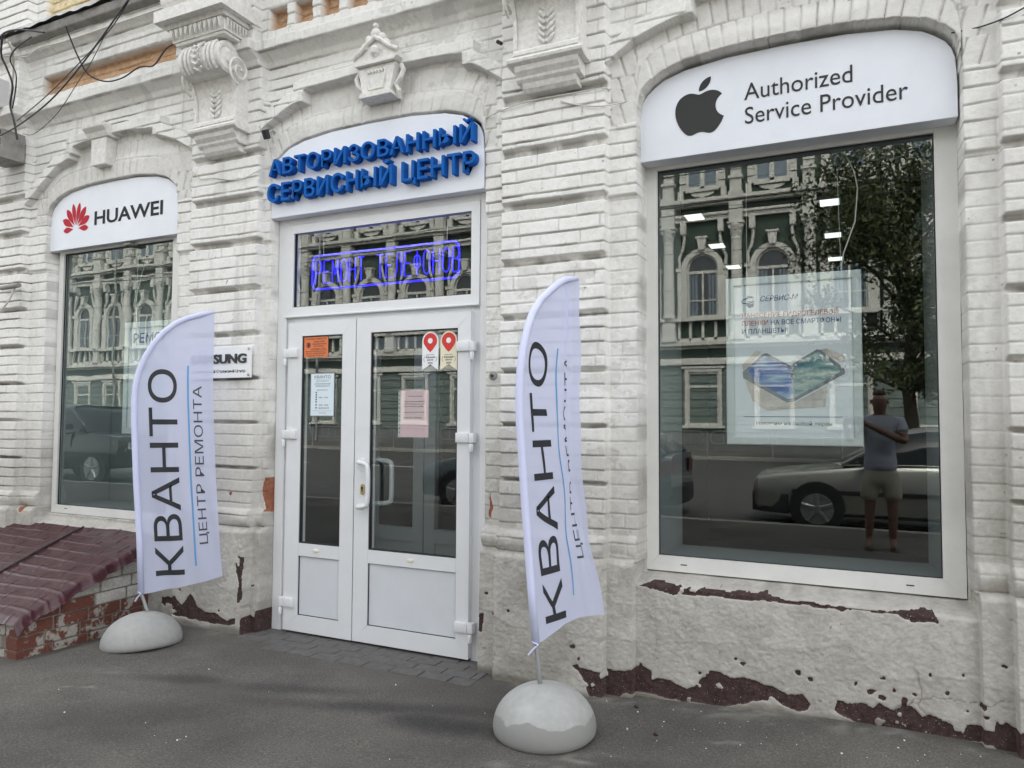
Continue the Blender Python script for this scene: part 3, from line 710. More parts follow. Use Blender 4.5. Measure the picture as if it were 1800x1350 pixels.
# console brackets on the piers
def console(xc, zs=0.0):
    mb = MB()
    def blk(hw, prof): mb.prism_x([(y, z+zs) for y, z in prof], xc-hw, xc+hw)
    # shaft with a concave face
    sh = [(.03, 3.66), (-.10, 3.66), (-.105, 3.72), (-.10, 3.80), (-.108, 3.88), (-.13, 3.95), (-.15, 3.985), (.03, 3.985)]
    blk(.185, sh)
    for s in (-1, 1):
        x0 = xc+s*.186; mb.prism_x([(y-.018 if y < 0 else y+.002, z+zs+(.001 if z < 3.7 else -.001)) for y, z in sh], min(x0, x0+s*.022), max(x0, x0+s*.022))
    # foot mouldings
    blk(.205, [(.03, 3.655), (-.12, 3.655), (-.135, 3.665), (-.135, 3.685), (-.12, 3.70), (.03, 3.70)])
    blk(.235, [(.03, 3.60), (-.125, 3.60), (-.155, 3.615), (-.16, 3.63), (-.15, 3.645), (-.13, 3.657), (.03, 3.657)])
    blk(.20, [(.03, 3.52), (-.075, 3.52), (-.09, 3.535), (-.095, 3.55), (-.12, 3.575), (-.13, 3.602), (.03, 3.602)])
    blk(.17, [(.03, 3.47), (-.04, 3.47), (-.06, 3.49), (-.075, 3.525), (.03, 3.525)])
    # scroll drum
    dr = [(-.155+.125*math.cos(a), 4.10+.115*math.sin(a)) for a in [R(-200+i*12) for i in range(20)]]
    pr = [(.03, 3.985), (-.16, 3.985)]+[(-.185-.105*math.sin(R(t)), 4.10-.115*math.cos(R(t))) for t in range(10, 175, 11)]+[(-.18, 4.225), (.03, 4.225)]
    blk(.19, pr)
    for s in (-1, 1):
        c = Matrix.Translation((xc+s*.20, -.185, 4.10+zs)) @ Matrix.Rotation(R(90), 4, 'Y')
        mb.lathe([(.105, -.022), (.108, -.008), (.098, .002), (.08, .0), (.068, -.008), (.05, -.006), (.035, .004), (.012, .008)][::(1 if s > 0 else 1)], (0, 0, 0), 28, c @ Matrix.Scale(s, 4, (0, 0, 1)))
    # flutes on drum and leaf on shaft
    for k in range(9):
        x = xc-.15+.0375*k
        pts = [(x, -.186-.112*math.sin(R(t)), 4.10+zs-.122*math.cos(R(t))) for t in range(35, 150, 16)]
        if k in (3, 4, 5): continue
        mb.tube(pts, .011, 6)
    for k in range(7):
        z = 3.74+.038*k
        for s in (-1, 1): mb.tube([(xc+s*.008, -.112, z+zs-.02), (xc+s*.032, -.118, z+zs), (xc+s*.05, -.108, z+zs+.03)], [.011, .012, .006], 6)
    for k in range(6):
        t = R(40+20*k); 
        for s in (-1, 1): mb.tube([(xc+s*.006, -.19-.115*math.sin(t), 4.10+zs-.125*math.cos(t)), (xc+s*.04, -.19-.122*math.sin(t+.2), 4.10+zs-.13*math.cos(t+.2))], [.013, .008], 6)
    # neck with dentil zigzag and stepped cap
    blk(.24, [(.03, 4.225), (-.27, 4.225), (-.275, 4.24), (-.275, 4.245), (.03, 4.245)])
    blk(.255, [(.03, 4.245), (-.285, 4.245), (-.295, 4.33), (.03, 4.33)])
    for k in range(11):
        x = xc-.235+.047*k; mb.prism([(x-.02, 4.325+zs), (x, 4.258+zs), (x+.02, 4.325+zs)], -.318, -.27)
        yy = -.27+.028*k
        for s in (-1, 1):
            a = xc+s*.255; mb.prism_x([(yy-.012, 4.325+zs), (yy, 4.26+zs), (yy+.012, 4.325+zs)], min(a, a+s*.02), max(a, a+s*.02))
    blk(.285, [(.03, 4.33), (-.32, 4.33), (-.335, 4.36), (.03, 4.36)])
    blk(.335, [(.03, 4.36), (-.39, 4.36), (-.39, 4.445), (-.375, 4.455), (.03, 4.455)])
    blk(.30, [(.03, 4.455), (-.35, 4.455), (-.335, 4.48), (-.36, 4.51), (-.37, 4.55), (-.33, 4.59), (.03, 4.59)])
    blk(.27, [(.03, 4.59), (-.31, 4.59), (-.31, 4.90), (.03, 4.90)])
    # side scroll relief
    for s in (-1, 1):
        pts = []
        for k in range(40):
            a = k*.28; r = .016+.0095*k*.28*.9; pts.append((xc+s*.235, -.12+r*math.cos(a)*.9, 4.02+zs+r*math.sin(a)))
        mb.tube(pts, .010, 6)
    return mb.build('console_bracket', M['stucco'], bevel=.006)
for xc, dz in ((-4.21, 0), (-1.585, -.005)):
    bchild(console(xc, dz))
# pier cornice returns already follow the wall; ornate keystone over the door
mb = MB(); xc = -2.83
mb.prism([(xc-.105, 3.66), (xc+.105, 3.66), (xc+.150, 3.86), (xc-.150, 3.86)], -.045, .08)
mb.prism([(xc-.13, 3.645), (xc+.13, 3.645), (xc+.12, 3.675), (xc-.12, 3.675)], -.065, .08)
mb.prism([(xc-.155, 3.862), (xc+.155, 3.862), (xc+.180, 3.885), (xc-.180, 3.885)], -.075, .08)
mb.prism([(xc-.18, 3.885), (xc+.18, 3.885), (xc+.17, 3.94), (xc+.06, 4.0), (xc+.02, 4.03), (xc-.02, 4.03), (xc-.06, 4.0), (xc-.17, 3.94)], -.055, .08)
for s in (-1, 1):
    mb.tube([(xc+s*.18, -.06, 3.925), (xc+s*.12, -.066, 3.955), (xc+s*.06, -.068, 4.005), (xc, -.068, 4.04)], .016, 8)
    mb.tube([(xc+s*.165, .0, 3.85), (xc+s*.19, -.005, 3.81), (xc+s*.17, -.01, 3.76), (xc+s*.13, -.005, 3.72), (xc+s*.15, 0, 3.68), (xc+s*.14, .02, 3.64)], .018, 7)
for dx, dz_, r in ((-.085, 3.99, .028), (.085, 3.99, .028), (-.05, 4.035, .03), (.05, 4.035, .03), (0, 4.07, .036), (0, 4.12, .02)):
    mb.lathe([(r*.3, -.022), (r*.8, -.016), (r, 0), (r*.8, .016), (r*.3, .022)], (xc+dx, -.055, dz_), 14, Matrix.Rotation(R(90), 4, 'X'))
mb.lathe([(.01, -.04), (.03, -.02), (.036, .01), (.02, .03)], (xc, -.06, 3.95), 14)
mb.tube([(xc-.075, -.048, 3.81), (xc-.055, -.048, 3.70), (xc+.055, -.048, 3.70), (xc+.075, -.048, 3.81)], .008, 6)
mb.tube([(xc-.075+.0125*k, -.048, 3.815+(.012 if k % 2 else -.006)) for k in range(13)], .008, 6)
bchild(mb.build('keystone', M['stucco'], bevel=.004))
# plain keystones of the side bays
for kx, zt in ((-5.63, 3.925),):
    mb = MB()
    mb.prism([(kx-.085, 3.60), (kx+.085, 3.60), (kx+.095, zt-.10), (kx-.095, zt-.10)], -.02, .08)
    mb.prism_x([(.08, zt-.10), (-.03, zt-.10), (-.05, zt-.06), (-.085, zt-.03), (-.09, zt), (.08, zt)], kx-.13, kx+.13)
    bchild(mb.build('keystone', M['stucco'], bevel=.005))

# ------------------------------------------------------------------ shop windows and door
def frame_rect(mb, x0, x1, z0, z1, w, y0, y1, wb=None):
    wb = wb or w; g = .0007
    # mitred frame: four prisms meeting at the corners
    mb.prism([(x0, z0), (x0+w, z0+wb), (x0+w, z1-w), (x0, z1)], y0, y1)
    mb.prism([(x1, z1), (x1-w, z1-w), (x1-w, z0+wb), (x1, z0)], y0, y1)
    mb.prism([(x0+g, z0), (x1-g, z0), (x1-w-g, z0+wb-g), (x0+w+g, z0+wb-g)], y0, y1)
    mb.prism([(x0+g, z1), (x0+w+g, z1-w+g), (x1-w-g, z1-w+g), (x1-g, z1)], y0, y1)
def frame_parts(x0, x1, z0, z1, w, y0, y1, wb=None, wr=None, wt=None):
    mb = MB(); wb = wb or w; wr = wr or w; wt = wt or w
    for q in ([(x0, z0), (x0+w, z0+wb), (x0+w, z1-wt), (x0, z1)], [(x1, z1), (x1-wr, z1-wt), (x1-wr, z0+wb), (x1, z0)],
              [(x0, z0), (x1, z0), (x1-wr, z0+wb), (x0+w, z0+wb)], [(x0, z1), (x0+w, z1-wt), (x1-wr, z1-wt), (x1, z1)]):
        cx = sum(p[0] for p in q)/4; cz = sum(p[1] for p in q)/4; s = .0004
        q = [(p[0]+(s if p[0] < cx else -s), p[1]+(s if p[1] < cz else -s)) for p in q]
        n = len(mb.v); mb.prism(q, y0, y1)
    return mb
def shop_window(x0, x1, z0, z1, gx0, gx1, gz0, gz1, glass, dy):
    W = empty('shop_window', ((x0+x1)/2, .27, z0)); W.parent = B; W.matrix_parent_inverse = Matrix.Translation((3, -.5, 0))
    inv = Matrix.Translation((-(x0+x1)/2, -.27, -z0))
    def pc(o): o.parent = W; o.matrix_parent_inverse = Matrix.Translation((0, dy, 0)) @ inv; return o
    mb = frame_parts(x0, x1, z0, z1, gx0-x0-.003, .25, .2835, gz0-z0-.003, x1-gx1-.003, z1-gz1-.003)
    pc(mb.build('frame', M['pvc_old'], bevel=.005))
    f2 = MB(); frame_rect(f2, gx0-.004, gx1+.004, gz0-.004, gz1+.004, .005, .266, .276); pc(f2.build('gasket', M['gasket']))
    pc(MB().box(gx0-.004, gx1+.004, .278, .281, gz0-.004, gz1+.004).build('pane', glass))
    # drain slots
    for fx in (.10, .90):
        x = gx0+(gx1-gx0)*fx; pc(MB().box(x-.018, x+.018, .2488, .2505, z0+.038, z0+.044).build('drain_slot', M['black']))
    # splayed inner reveal
    r = MB(); a = .04
    r.v += [(gx0-.006, .284, gz0-.006), (gx1+.006, .284, gz0-.006), (gx1+.006, .284, gz1+.006), (gx0-.006, .284, gz1+.006),
            (gx0+.035, .72, gz0-.012), (gx1-.02, .72, gz0-.012), (gx1-.02, .72, gz1+.05), (gx0+.035, .72, gz1+.05)]
    r.f += [[0, 4, 5, 1], [1, 5, 6, 2], [2, 6, 7, 3], [3, 7, 4, 0]]
    pc(r.build('inner_reveal', M['reveal']))
    return W
shop_window(-1.090, .497, .655, 3.06, -1.019, .393, .744, 2.983, M['glassR'], 0)
shop_window(-6.340, -4.80, .683, 3.02, -6.278, -4.927, .754, 2.941, M['glassL'], -.102)

# door set
D = empty('entrance_door', (-2.94, .13, 0)); D.parent = B; D.matrix_parent_inverse = Matrix.Translation((3, -.5, 0))
Dinv = Matrix.Translation((2.94, -.13, 0))
def dc(o): o.parent = D; o.matrix_parent_inverse = Dinv; return o
mb = MB()
mb.box(-3.805, -3.722, .135, .21, -.06, 2.99).box(-2.135, -2.065, .135, .21, -.06, 2.99).box(-3.722, -2.135, .135, .21, 2.915, 3.0)
mb.box(-3.722, -3.66, .150, .21, -.06, 2.25).box(-2.192, -2.135, .150, .21, -.06, 2.25).box(-3.66, -2.192, .150, .21, 2.188, 2.25)
o = dc(mb.build('door_frame', M['pvc'], bevel=.005))
mb = frame_parts(-3.721, -2.136, 2.252, 2.914, .062, .128, .20)
dc(mb.build('transom_frame', M['pvc'], bevel=.004))
dc(MB().box(-3.722, -2.135, .112, .135, 2.238, 2.2505).build('transom_drip', M['pvc'], bevel=.003))
f2 = MB(); frame_rect(f2, -3.662, -2.194, 2.311, 2.862, .009, .14, .16); dc(f2.build('gasket', M['gasket']))
dc(MB().box(-3.657, -2.199, .150, .153, 2.316, 2.857).build('transom_pane', M['glassD']))
def leaf(x0, x1, gx0, gx1, hinge_side):
    """one PVC leaf in world coordinates"""
    L = MB(); w0 = gx0-x0; z0, z1 = .022, 2.20; y0, y1 = .105, .175
    e = .0005
    wl, wr = gx0-.006-x0, x1-gx1-.006
    quads = [[(x0, z0), (x0+wl, .137), (x0+wl, 2.098), (x0, z1)], [(x1, z1), (x1-wr, 2.098), (x1-wr, .137), (x1, z0)],
             [(x0, z0), (x1, z0), (x1-wr, .137), (x0+wl, .137)], [(x0, z1), (x0+wl, 2.098), (x1-wr, 2.098), (x1, z1)],
             [(x0+wl, .548), (x1-wr, .548), (x1-wr, .637), (x0+wl, .637)]]
    for q in quads:
        cx = sum(p[0] for p in q)/4; cz = sum(p[1] for p in q)/4
        L.prism([(p[0]+(e if p[0] < cx else -e), p[1]+(e if p[1] < cz else -e)) for p in q], y0, y1)
    lf = dc(L.build('door_leaf', M['pvc'], bevel=.0035))
    def lc(o): o.parent = lf; o.matrix_parent_inverse = lf.matrix_world.inverted(); return o
    g = MB(); frame_rect(g, gx0-.006, gx1+.006, .637, 2.098, .008, .112, .14); frame_rect(g, gx0-.006, gx1+.006, .137, .548, .004, .1125, .14)
    g.build('gasket', M['gasket'], lf); 
    MB().box(gx0-.002, gx1+.002, .118, .121, .641, 2.094).build('pane', M['glassD'], lf)
    MB().box(gx0-.002, gx1+.002, .120, .15, .141, .544).build('panel', M['panel'], lf)
    xm = (gx0+gx1)/2 if hinge_side > 0 else gx0+(gx1-gx0)*.45
    MB().box(xm-.022, xm+.022, .097, .106, .586, .603).build('drain_cap', M['cream'], lf, bevel=.003)
    xh = x1 if hinge_side > 0 else x0
    for zc in (1.975, 1.395, .215):
        h = MB(); s = hinge_side
        h.box(min(xh-s*.095, xh-s*.002), max(xh-s*.095, xh-s*.002), .085, .106, zc-.028, zc+.034)
        h.box(min(xh-s*.002, xh+s*.035), max(xh-s*.002, xh+s*.035), .088, .135, zc-.028, zc+.034)
        h.tube([(xh+s*.018, .092, zc-.085), (xh+s*.018, .092, zc-.034)], .014, 12)
        h.build('hinge', M['pvc'], lf, bevel=.004, smooth=.6)
    return lf
lL = leaf(-3.671, -3.0775, -3.540, -3.196, -1)
lR = leaf(-3.0700, -2.184, -2.945, -2.283, 1)
def grip(x, s, z0, z1, y, name, mt, par, out=.075, wid=.075):
    p = [(x, y, z0), (x, y-out*.8, z0+.005)]
    pts = []
    for (ax, ay, az) in ((x, y, z1), (x, y-out*.55, z1), (x+s*.02, y-out*.92, z1-.002), (x+s*(wid-.02), y-out, z1-.012), (x+s*wid, y-out, z1-.05), (x+s*wid, y-out, z0+.05), (x+s*(wid-.02), y-out, z0+.012), (x+s*.02, y-out*.92, z0+.002), (x, y-out*.55, z0), (x, y, z0)):
        pts.append(Vector((ax, ay, az)))
    sm = []
    for i in range(len(pts)-1):
        for t in (0, .33, .66):
            a = pts[max(i-1, 0)]; b = pts[i]; c = pts[i+1]; d = pts[min(i+2, len(pts)-1)]
            sm.append(.5*((2*b)+(-a+c)*t+(2*a-5*b+4*c-d)*t*t+(-a+3*b-3*c+d)*t**3))
    sm.append(pts[-1])
    return MB().tube(sm, .0165, 12).lathe([(.022, -.004), (.022, .004)], (x, y-.002, z0), 16, Matrix.Rotation(R(90), 4, 'X')).lathe([(.022, -.004), (.022, .004)], (x, y-.002, z1), 16, Matrix.Rotation(R(90), 4, 'X')).build(name, mt, par, smooth=.7)
grip(-3.005, 1, .925, 1.225, .105, 'handle', M['pvc'], lR, .07, .095)
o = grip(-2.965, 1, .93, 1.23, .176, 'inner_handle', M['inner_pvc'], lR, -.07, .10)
mb = MB(); mb.prism([(-3.0+.016*math.cos(a), 1.037+.018*math.sin(a)+(.019 if math.sin(a) > 0 else -.019)) for a in [R(t) for t in range(0, 360, 20)]], .098, .106)
ep = mb.build('lock_plate', M['brass'], lR, bevel=.002)
mb = MB(); mb.tube([(-3.0, .0965, 1.047), (-3.0, .099, 1.047)], .009, 14).box(-3.004, -2.996, .0962, .099, 1.022, 1.047); mb.build('keyhole', M['black'], lR)

# rooms behind the glass
RM = MB()
RM.box(-1.6, 2.5, 5.2, 5.25, -.1, 3.35).box(-1.65, -1.6, .73, 5.2, -.1, 3.35).box(2.5, 2.55, .73, 5.2, -.1, 3.35).box(-1.6, 2.5, .73, 5.2, 3.30, 3.35)
bchild(RM.build('shop_room', M['room']))
bchild(MB().box(-1.6, 2.5, .73, 5.2, .02, .05).build('shop_floor', M['room_blue']))
RM = MB().box(-6.9, -4.4, 2.2, 2.25, -.1, 3.35).box(-6.9, -6.85, .73, 2.2, -.1, 3.35).box(-4.4, -4.35, .73, 2.2, -.1, 3.35).box(-6.9, -4.4, .73, 2.2, 3.3, 3.35).box(-6.9, -4.4, .73, 2.2, -.1, .0)
bchild(RM.build('left_room', M['room']))
bchild(MB().box(-6.45, -4.75, .625, .635, .70, 3.05).build('window_blind', M['backboard']))
RM = MB().box(-3.95, -3.85, .22, 2.6, -.1, 3.35).box(-2.02, -1.95, .22, 2.6, -.1, 3.35).box(-3.95, -1.95, 2.6, 2.65, -.1, 3.35).box(-3.95, -1.95, .22, 2.6, 3.2, 3.3).box(-3.95, -1.95, .22, 2.6, -.1, -.02)
bchild(RM.build('vestibule', M['room']))
# inner vestibule door
ID = empty('inner_door', (-3, 1.2, 0)); ID.parent = B; ID.matrix_parent_inverse = Matrix.Translation((3, -.5, 0))
for x0, x1, s in ((-3.78, -3.205, 1), (-3.195, -2.08, -1)):
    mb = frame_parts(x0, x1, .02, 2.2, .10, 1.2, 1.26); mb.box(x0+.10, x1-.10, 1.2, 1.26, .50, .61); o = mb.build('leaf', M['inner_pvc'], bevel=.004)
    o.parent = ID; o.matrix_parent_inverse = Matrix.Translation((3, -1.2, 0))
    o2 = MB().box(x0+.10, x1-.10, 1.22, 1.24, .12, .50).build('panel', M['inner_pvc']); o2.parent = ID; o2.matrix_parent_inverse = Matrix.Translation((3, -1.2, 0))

# ceiling lights in the shop
k = 0
for side, xx in (('right', -.14), ('left', -1.21)):
    for pos, yy in zip(('nearest', 'middle', 'farthest'), (2.36, 3.51, 4.63)):
        t = empty('ceiling_light', (xx, yy, 3.30), label='%s ceiling light in the %s row seen through the big right window' % (pos, side), cat='light', group='ceiling lights inside the shop')
        a = MB().box(-.085, .085, -.10, .10, -.03, -.001).build('housing', M['reveal'], t)
        MB().box(-.07, .07, -.088, .088, -.036, -.0305).build('diffuser', M['lamp'], t)

# ------------------------------------------------------------------ sign panels
def arch_outline(x0, x1, zb, zt, c, hf, dz, inset=.012):
    """panel outline following the window arch"""
    pts = [(x0, zb), (x1, zb)]
    us = [.797, .79, .775, .75, .70, .65, .59, .53, .42, .3, .15, 0]
    def za(u): return float(np.interp(u, AP[0], AP[1]))+dz-inset
    R_ = [(c+u*(x1-c)/.797, za(u)) for u in us]; L_ = [(c-u*(c-x0)/.797, za(u)) for u in us[::-1][1:]]
    return pts+R_+L_
def sign(x0, x1, zb, c, hf, dz, y0, y1, label, inset, grp=None):
    S = empty('sign_panel', ((x0+x1)/2, y0, zb), label=label, cat='sign', group=grp)
    inv = Matrix.Translation((-(x0+x1)/2, -y0, -zb))
    def sc_(o): o.parent = S; o.matrix_parent_inverse = inv; return o
    out = arch_outline(x0, x1, zb, 0, c, hf, dz, inset)
    sc_(MB().prism(out, y0, y1).build('sign_face', M['sign'], bevel=.006))
    return S, sc_
S1, s1c = sign(-1.099, .491, 3.008, -.304, .80, -.012, .135, .249, 'wide white arched sign with dark bitten apple emblem and Authorized Service Provider lettering', .008)
S2, s2c = sign(-6.383, -4.782, 2.962, -5.58, .8, -.065, .085, .148, 'white arched sign with red petal fan emblem and black capitals above left window', .004)
S3, s3c = sign(-3.812, -2.071, 2.962, -2.937, .872, -.02, .055, .132, 'white arched sign with two rows of raised blue Cyrillic letters above the door', .012)

def svg(path):
    """tiny path reader: M c l z with relative curves -> list of outlines"""
    import re
    tok = re.findall(r'[McCsSlLzZ]|-?\d*\.?\d+', path); i = 0; cur = [0, 0]; out = []; poly = []; cmd = None; last = None
    def num():
        nonlocal i
        v = float(tok[i]); i += 1; return v
    while i < len(tok):
        if re.match(r'[A-Za-z]', tok[i]): cmd = tok[i]; i += 1
        if cmd == 'M':
            if poly: out.append(poly)
            cur = [num(), num()]; poly = [tuple(cur)]; cmd = 'L'
        elif cmd == 'l': cur = [cur[0]+num(), cur[1]+num()]; poly.append(tuple(cur))
        elif cmd == 'c':
            a = [num() for _ in range(6)]; p0 = cur; p1 = (cur[0]+a[0], cur[1]+a[1]); p2 = (cur[0]+a[2], cur[1]+a[3]); p3 = (cur[0]+a[4], cur[1]+a[5])
            for k in range(1, 9):
                t = k/8; poly.append(tuple((1-t)**3*p0[j]+3*(1-t)**2*t*p1[j]+3*(1-t)*t*t*p2[j]+t**3*p3[j] for j in (0, 1)))
            cur = list(p3)
        elif cmd in 'zZ': out.append(poly); poly = []
        else: i += 1
    if poly: out.append(poly)
    return out
APL = 'M12.152 6.896c-.948 0-2.415-1.078-3.96-1.04-2.04.027-3.91 1.183-4.961 3.014-2.117 3.675-.546 9.103 1.519 12.09 1.013 1.454 2.208 3.09 3.792 3.039 1.52-.065 2.09-.987 3.935-.987 1.831 0 2.35.987 3.96.948 1.637-.026 2.676-1.48 3.676-2.948 1.156-1.688 1.636-3.325 1.662-3.415-.039-.013-3.182-1.221-3.22-4.857-.026-3.04 2.48-4.494 2.597-4.559-1.429-2.09-3.623-2.324-4.39-2.376-2-.156-3.675 1.09-4.61 1.09z M15.53 3.83c.843-1.012 1.4-2.427 1.245-3.83-1.207.052-2.662.805-3.532 1.818-.78.896-1.454 2.338-1.273 3.714 1.338.104 2.715-.688 3.559-1.701'
mb = MB()
for pl in svg(APL):
    x0, x1, z0, z1 = -.889, -.62, 3.120, 3.440
    xa, xb = 2.2, 21.8
    q = [(x0+(p[0]-xa)/(xb-xa)*(x1-x0), z1-(p[1]/24)*(z1-z0)) for p in pl]
    if (abs(q[0][0]-q[-1][0])+abs(q[0][1]-q[-1][1])) < 1e-3: q = q[:-1]
    mb.prism(q, .1325, .1342)
s1c(mb.build('emblem', M['logo_dark']))
o = s1c(text_obj('lettering', [('Authorized', -.511, .027, 3.271, .097, .1325), ('Service Provider', -.508, .278, 3.138, .097, .1325)], M['logo_dark'], None))
# petal fan
mb = MB(); cx, cz = -6.040, 3.135
def petal(ang, r0, r1, w):
    pts = []
    for t in range(0, 13): 
        u = t/12; pts.append((w*math.sin(math.pi*min(u, 1)**1.5)**.8 if 0 < u < 1 else 0, r0+(r1-r0)*u))
    pts = pts+[(-a, b) for a, b in pts[::-1][1:-1]]
    c, s = math.cos(ang), math.sin(ang)
    return [(cx+a*c+b*s, cz-a*s+b*c) for a, b in pts]
for a, r0, r1, w in ((12, .03, .225, .025), (37, .035, .220, .030), (64, .035, .205, .031), (93, .035, .170, .025)):
    for s in (-1, 1):
        q = petal(R(a*s), r0, r1, w); mb.prism([(cx+(p[0]-cx)*.95, p[1]) for p in q], .0825, .0842)
s2c(mb.build('emblem', M['red']))
s2c(text_obj('lettering', [('HUAWEI', -5.800, -4.975, 3.137, .124, .0825, .0012, .02)], M['logo_black'], None))
s2c(MB().box(-5.445, -5.37, .10, .17, 2.935, 2.952).build('clip', M['slab']))
# raised channel letters
mb = MB()
text_mesh(mb, 'АВТОРИЗОВАННЫЙ', -3.79, -2.118, 3.255, .118, -.004, .058, .012)
text_mesh(mb, 'СЕРВИСНЫЙ ЦЕНТР', -3.80, -2.105, 3.062, .132, -.004, .058, .012)
s3c(mb.build('lettering', M['blue_face']))

# small acrylic plaque on the pier
Pq = empty('plaque', (-4.21, -.03, 1.80), label='small white plaque with SAMSUNG in black on the pier left of the door', cat='plaque')
def pq(o): o.parent = Pq; o.matrix_parent_inverse = Matrix.Translation((4.21, .03, -1.8)); return o
pq(MB().box(-4.53, -3.886, -.038, -.022, 1.802, 2.030).build('plate', M['white_vinyl'], bevel=.003))
pq(text_obj('lettering', [('SAMSUNG', -4.475, -3.925, 1.908, .072, -.046, .008, .03), ('Авторизованный Сервисный Центр', -4.49, -3.935, 1.842, .022, -.0395, .001, .01)], M['ink'], None))
mb = MB()
for x in (-4.51, -3.905):
    for z in (1.823, 2.010): mb.lathe([(.009, 0), (.009, .006), (.004, .009)], (x, -.038, z), 14, Matrix.Rotation(R(90), 4, 'X'))
pq(mb.build('screws', M['chrome']))

# neon sign behind the transom glass
Nn = empty('neon_sign', (-2.94, .20, 2.44), label='blue neon window sign in a rounded outline above the door leaves', cat='neon sign')
def nn(o): o.parent = Nn; o.matrix_parent_inverse = Matrix.Translation((2.94, -.20, -2.44)); return o
def rrect(x0, x1, z0, z1, r, y, n=6):
    p = []
    for cx_, cz_, a0 in ((x1-r, z1-r, 0), (x0+r, z1-r, 90), (x0+r, z0+r, 180), (x1-r, z0+r, 270)):
        for k in range(n+1): a = R(a0+90*k/n); p.append((cx_+r*math.cos(a), y, cz_+r*math.sin(a)))
    return p
nn(MB().tube(rrect(-3.545, -2.325, 2.445, 2.690, .05, .20), .006, 8, True).build('neon_outline', M['neon'], smooth=True))
G_ = {'Р': [[(0, 0), (0, 1), (.7, 1), (1, .85), (1, .6), (.7, .48), (.05, .48)]], 'Е': [[(1, 1), (0, 1), (0, 0), (1, 0)], [(0, .52), (.8, .52)]],
      'М': [[(0, 0), (0, 1), (.5, .35), (1, 1), (1, 0)]], 'О': [[(.5, 1), (.1, .9), (0, .7), (0, .3), (.1, .1), (.5, 0), (.9, .1), (1, .3), (1, .7), (.9, .9), (.5, 1)]],
      'Н': [[(0, 0), (0, 1)], [(1, 0), (1, 1)], [(0, .5), (1, .5)]], 'Т': [[(0, 1), (1, 1)], [(.5, 1), (.5, 0)]],
      'Л': [[(0, 0), (.25, .3), (.35, 1), (1, 1), (1, 0)]], 'Ф': [[(.5, 0), (.5, 1)], [(.5, .85), (.1, .75), (0, .55), (.1, .35), (.5, .25), (.9, .35), (1, .55), (.9, .75), (.5, .85)]],
      'В': [[(0, 0), (0, 1), (.7, 1), (.9, .85), (.9, .65), (.6, .52), (0, .52)], [(.6, .52), (1, .4), (1, .15), (.7, 0), (0, 0)]]}
mb = MB(); x = -3.515; wd = .050
for ch_ in 'РЕМОНТ ТЕЛЕФОНОВ':
    if ch_ == ' ': x += .085; continue
    for st in G_[ch_]:
        mb.tube([(x+wd*a, .20, 2.485+.165*b_) for a, b_ in st], .0040, 6)
    x += .0755
nn(mb.build('neon_lettering', M['neon']))
nn(MB().tube([(-3.45, .205, 2.69), (-3.45, .205, 2.88)], .002, 5).tube([(-2.42, .205, 2.69), (-2.42, .205, 2.88)], .002, 5).build('hanging_wire', M['chrome']))

# ------------------------------------------------------------------ papers on the door
def sheet(name, x0, x1, z0, z1, y, mt, label, cat, th=.0015, group=None):
    o = empty(name, ((x0+x1)/2, y, z0), label=label, cat=cat, group=group)
    inv = Matrix.Translation((-(x0+x1)/2, -y, -z0))
    def c(q): q.parent = o; q.matrix_parent_inverse = inv; return q
    if mt: c(MB().box(x0, x1, y, y+th, z0, z1).build('paper', mt))
    return o, c
o, c = sheet('sticker', -3.535, -3.322, 1.945, 2.094, .1155, M['orange'], 'small orange alarm company sticker in the top corner of the narrow door leaf', 'sticker')
c(text_obj('print', [('ОХРАНА ОБЪЕКТА', -3.515, -3.34, 2.070, .010, .1148, .0006), ('ОСУЩЕСТВЛЯЕТ', -3.45, -3.35, 2.050, .010, .1148, .0006), ('ВНЕВЕДОМСТВЕННАЯ', -3.46, -3.34, 2.034, .009, .1148, .0006), ('ООО ОХРАНА', -3.45, -3.36, 2.018, .010, .1148, .0006),
     ('«СОБЮС-ТЕЛ»', -3.475, -3.335, 1.995, .014, .1148, .0006), ('КРУГЛОСУТОЧНАЯ ОХРАНА', -3.52, -3.34, 1.983, .007, .1148, .0006), ('48-77-77, ЛОБАЧЕВ 503/1,', -3.515, -3.335, 1.966, .011, .1148, .0006), ('45-07-07, 43-07-28', -3.50, -3.36, 1.950, .011, .1148, .0006)], M['ink'], None))
mb = MB()
for k in range(8):
    a = k*math.pi/4; mb.tube([(-3.495, .1152, 2.032), (-3.495+.022*math.cos(a), .1152, 2.032+.022*math.sin(a))], .0022, 5)
mb.tube([(-3.495+.016*math.cos(R(t)), .1152, 2.032+.016*math.sin(R(t))) for t in range(0, 360, 30)], .0016, 5, True)
c(mb.build('sun_mark', M['ink']))
o, c = sheet('opening_hours_sheet', -3.472, -3.259, 1.527, 1.833, .1155, M['ink_grey'], 'pale blue opening hours sheet in a dark border on the narrow door leaf', 'notice')
c(MB().box(-3.466, -3.265, .1143, .1153, 1.533, 1.827).build('sheet', M['paper']))
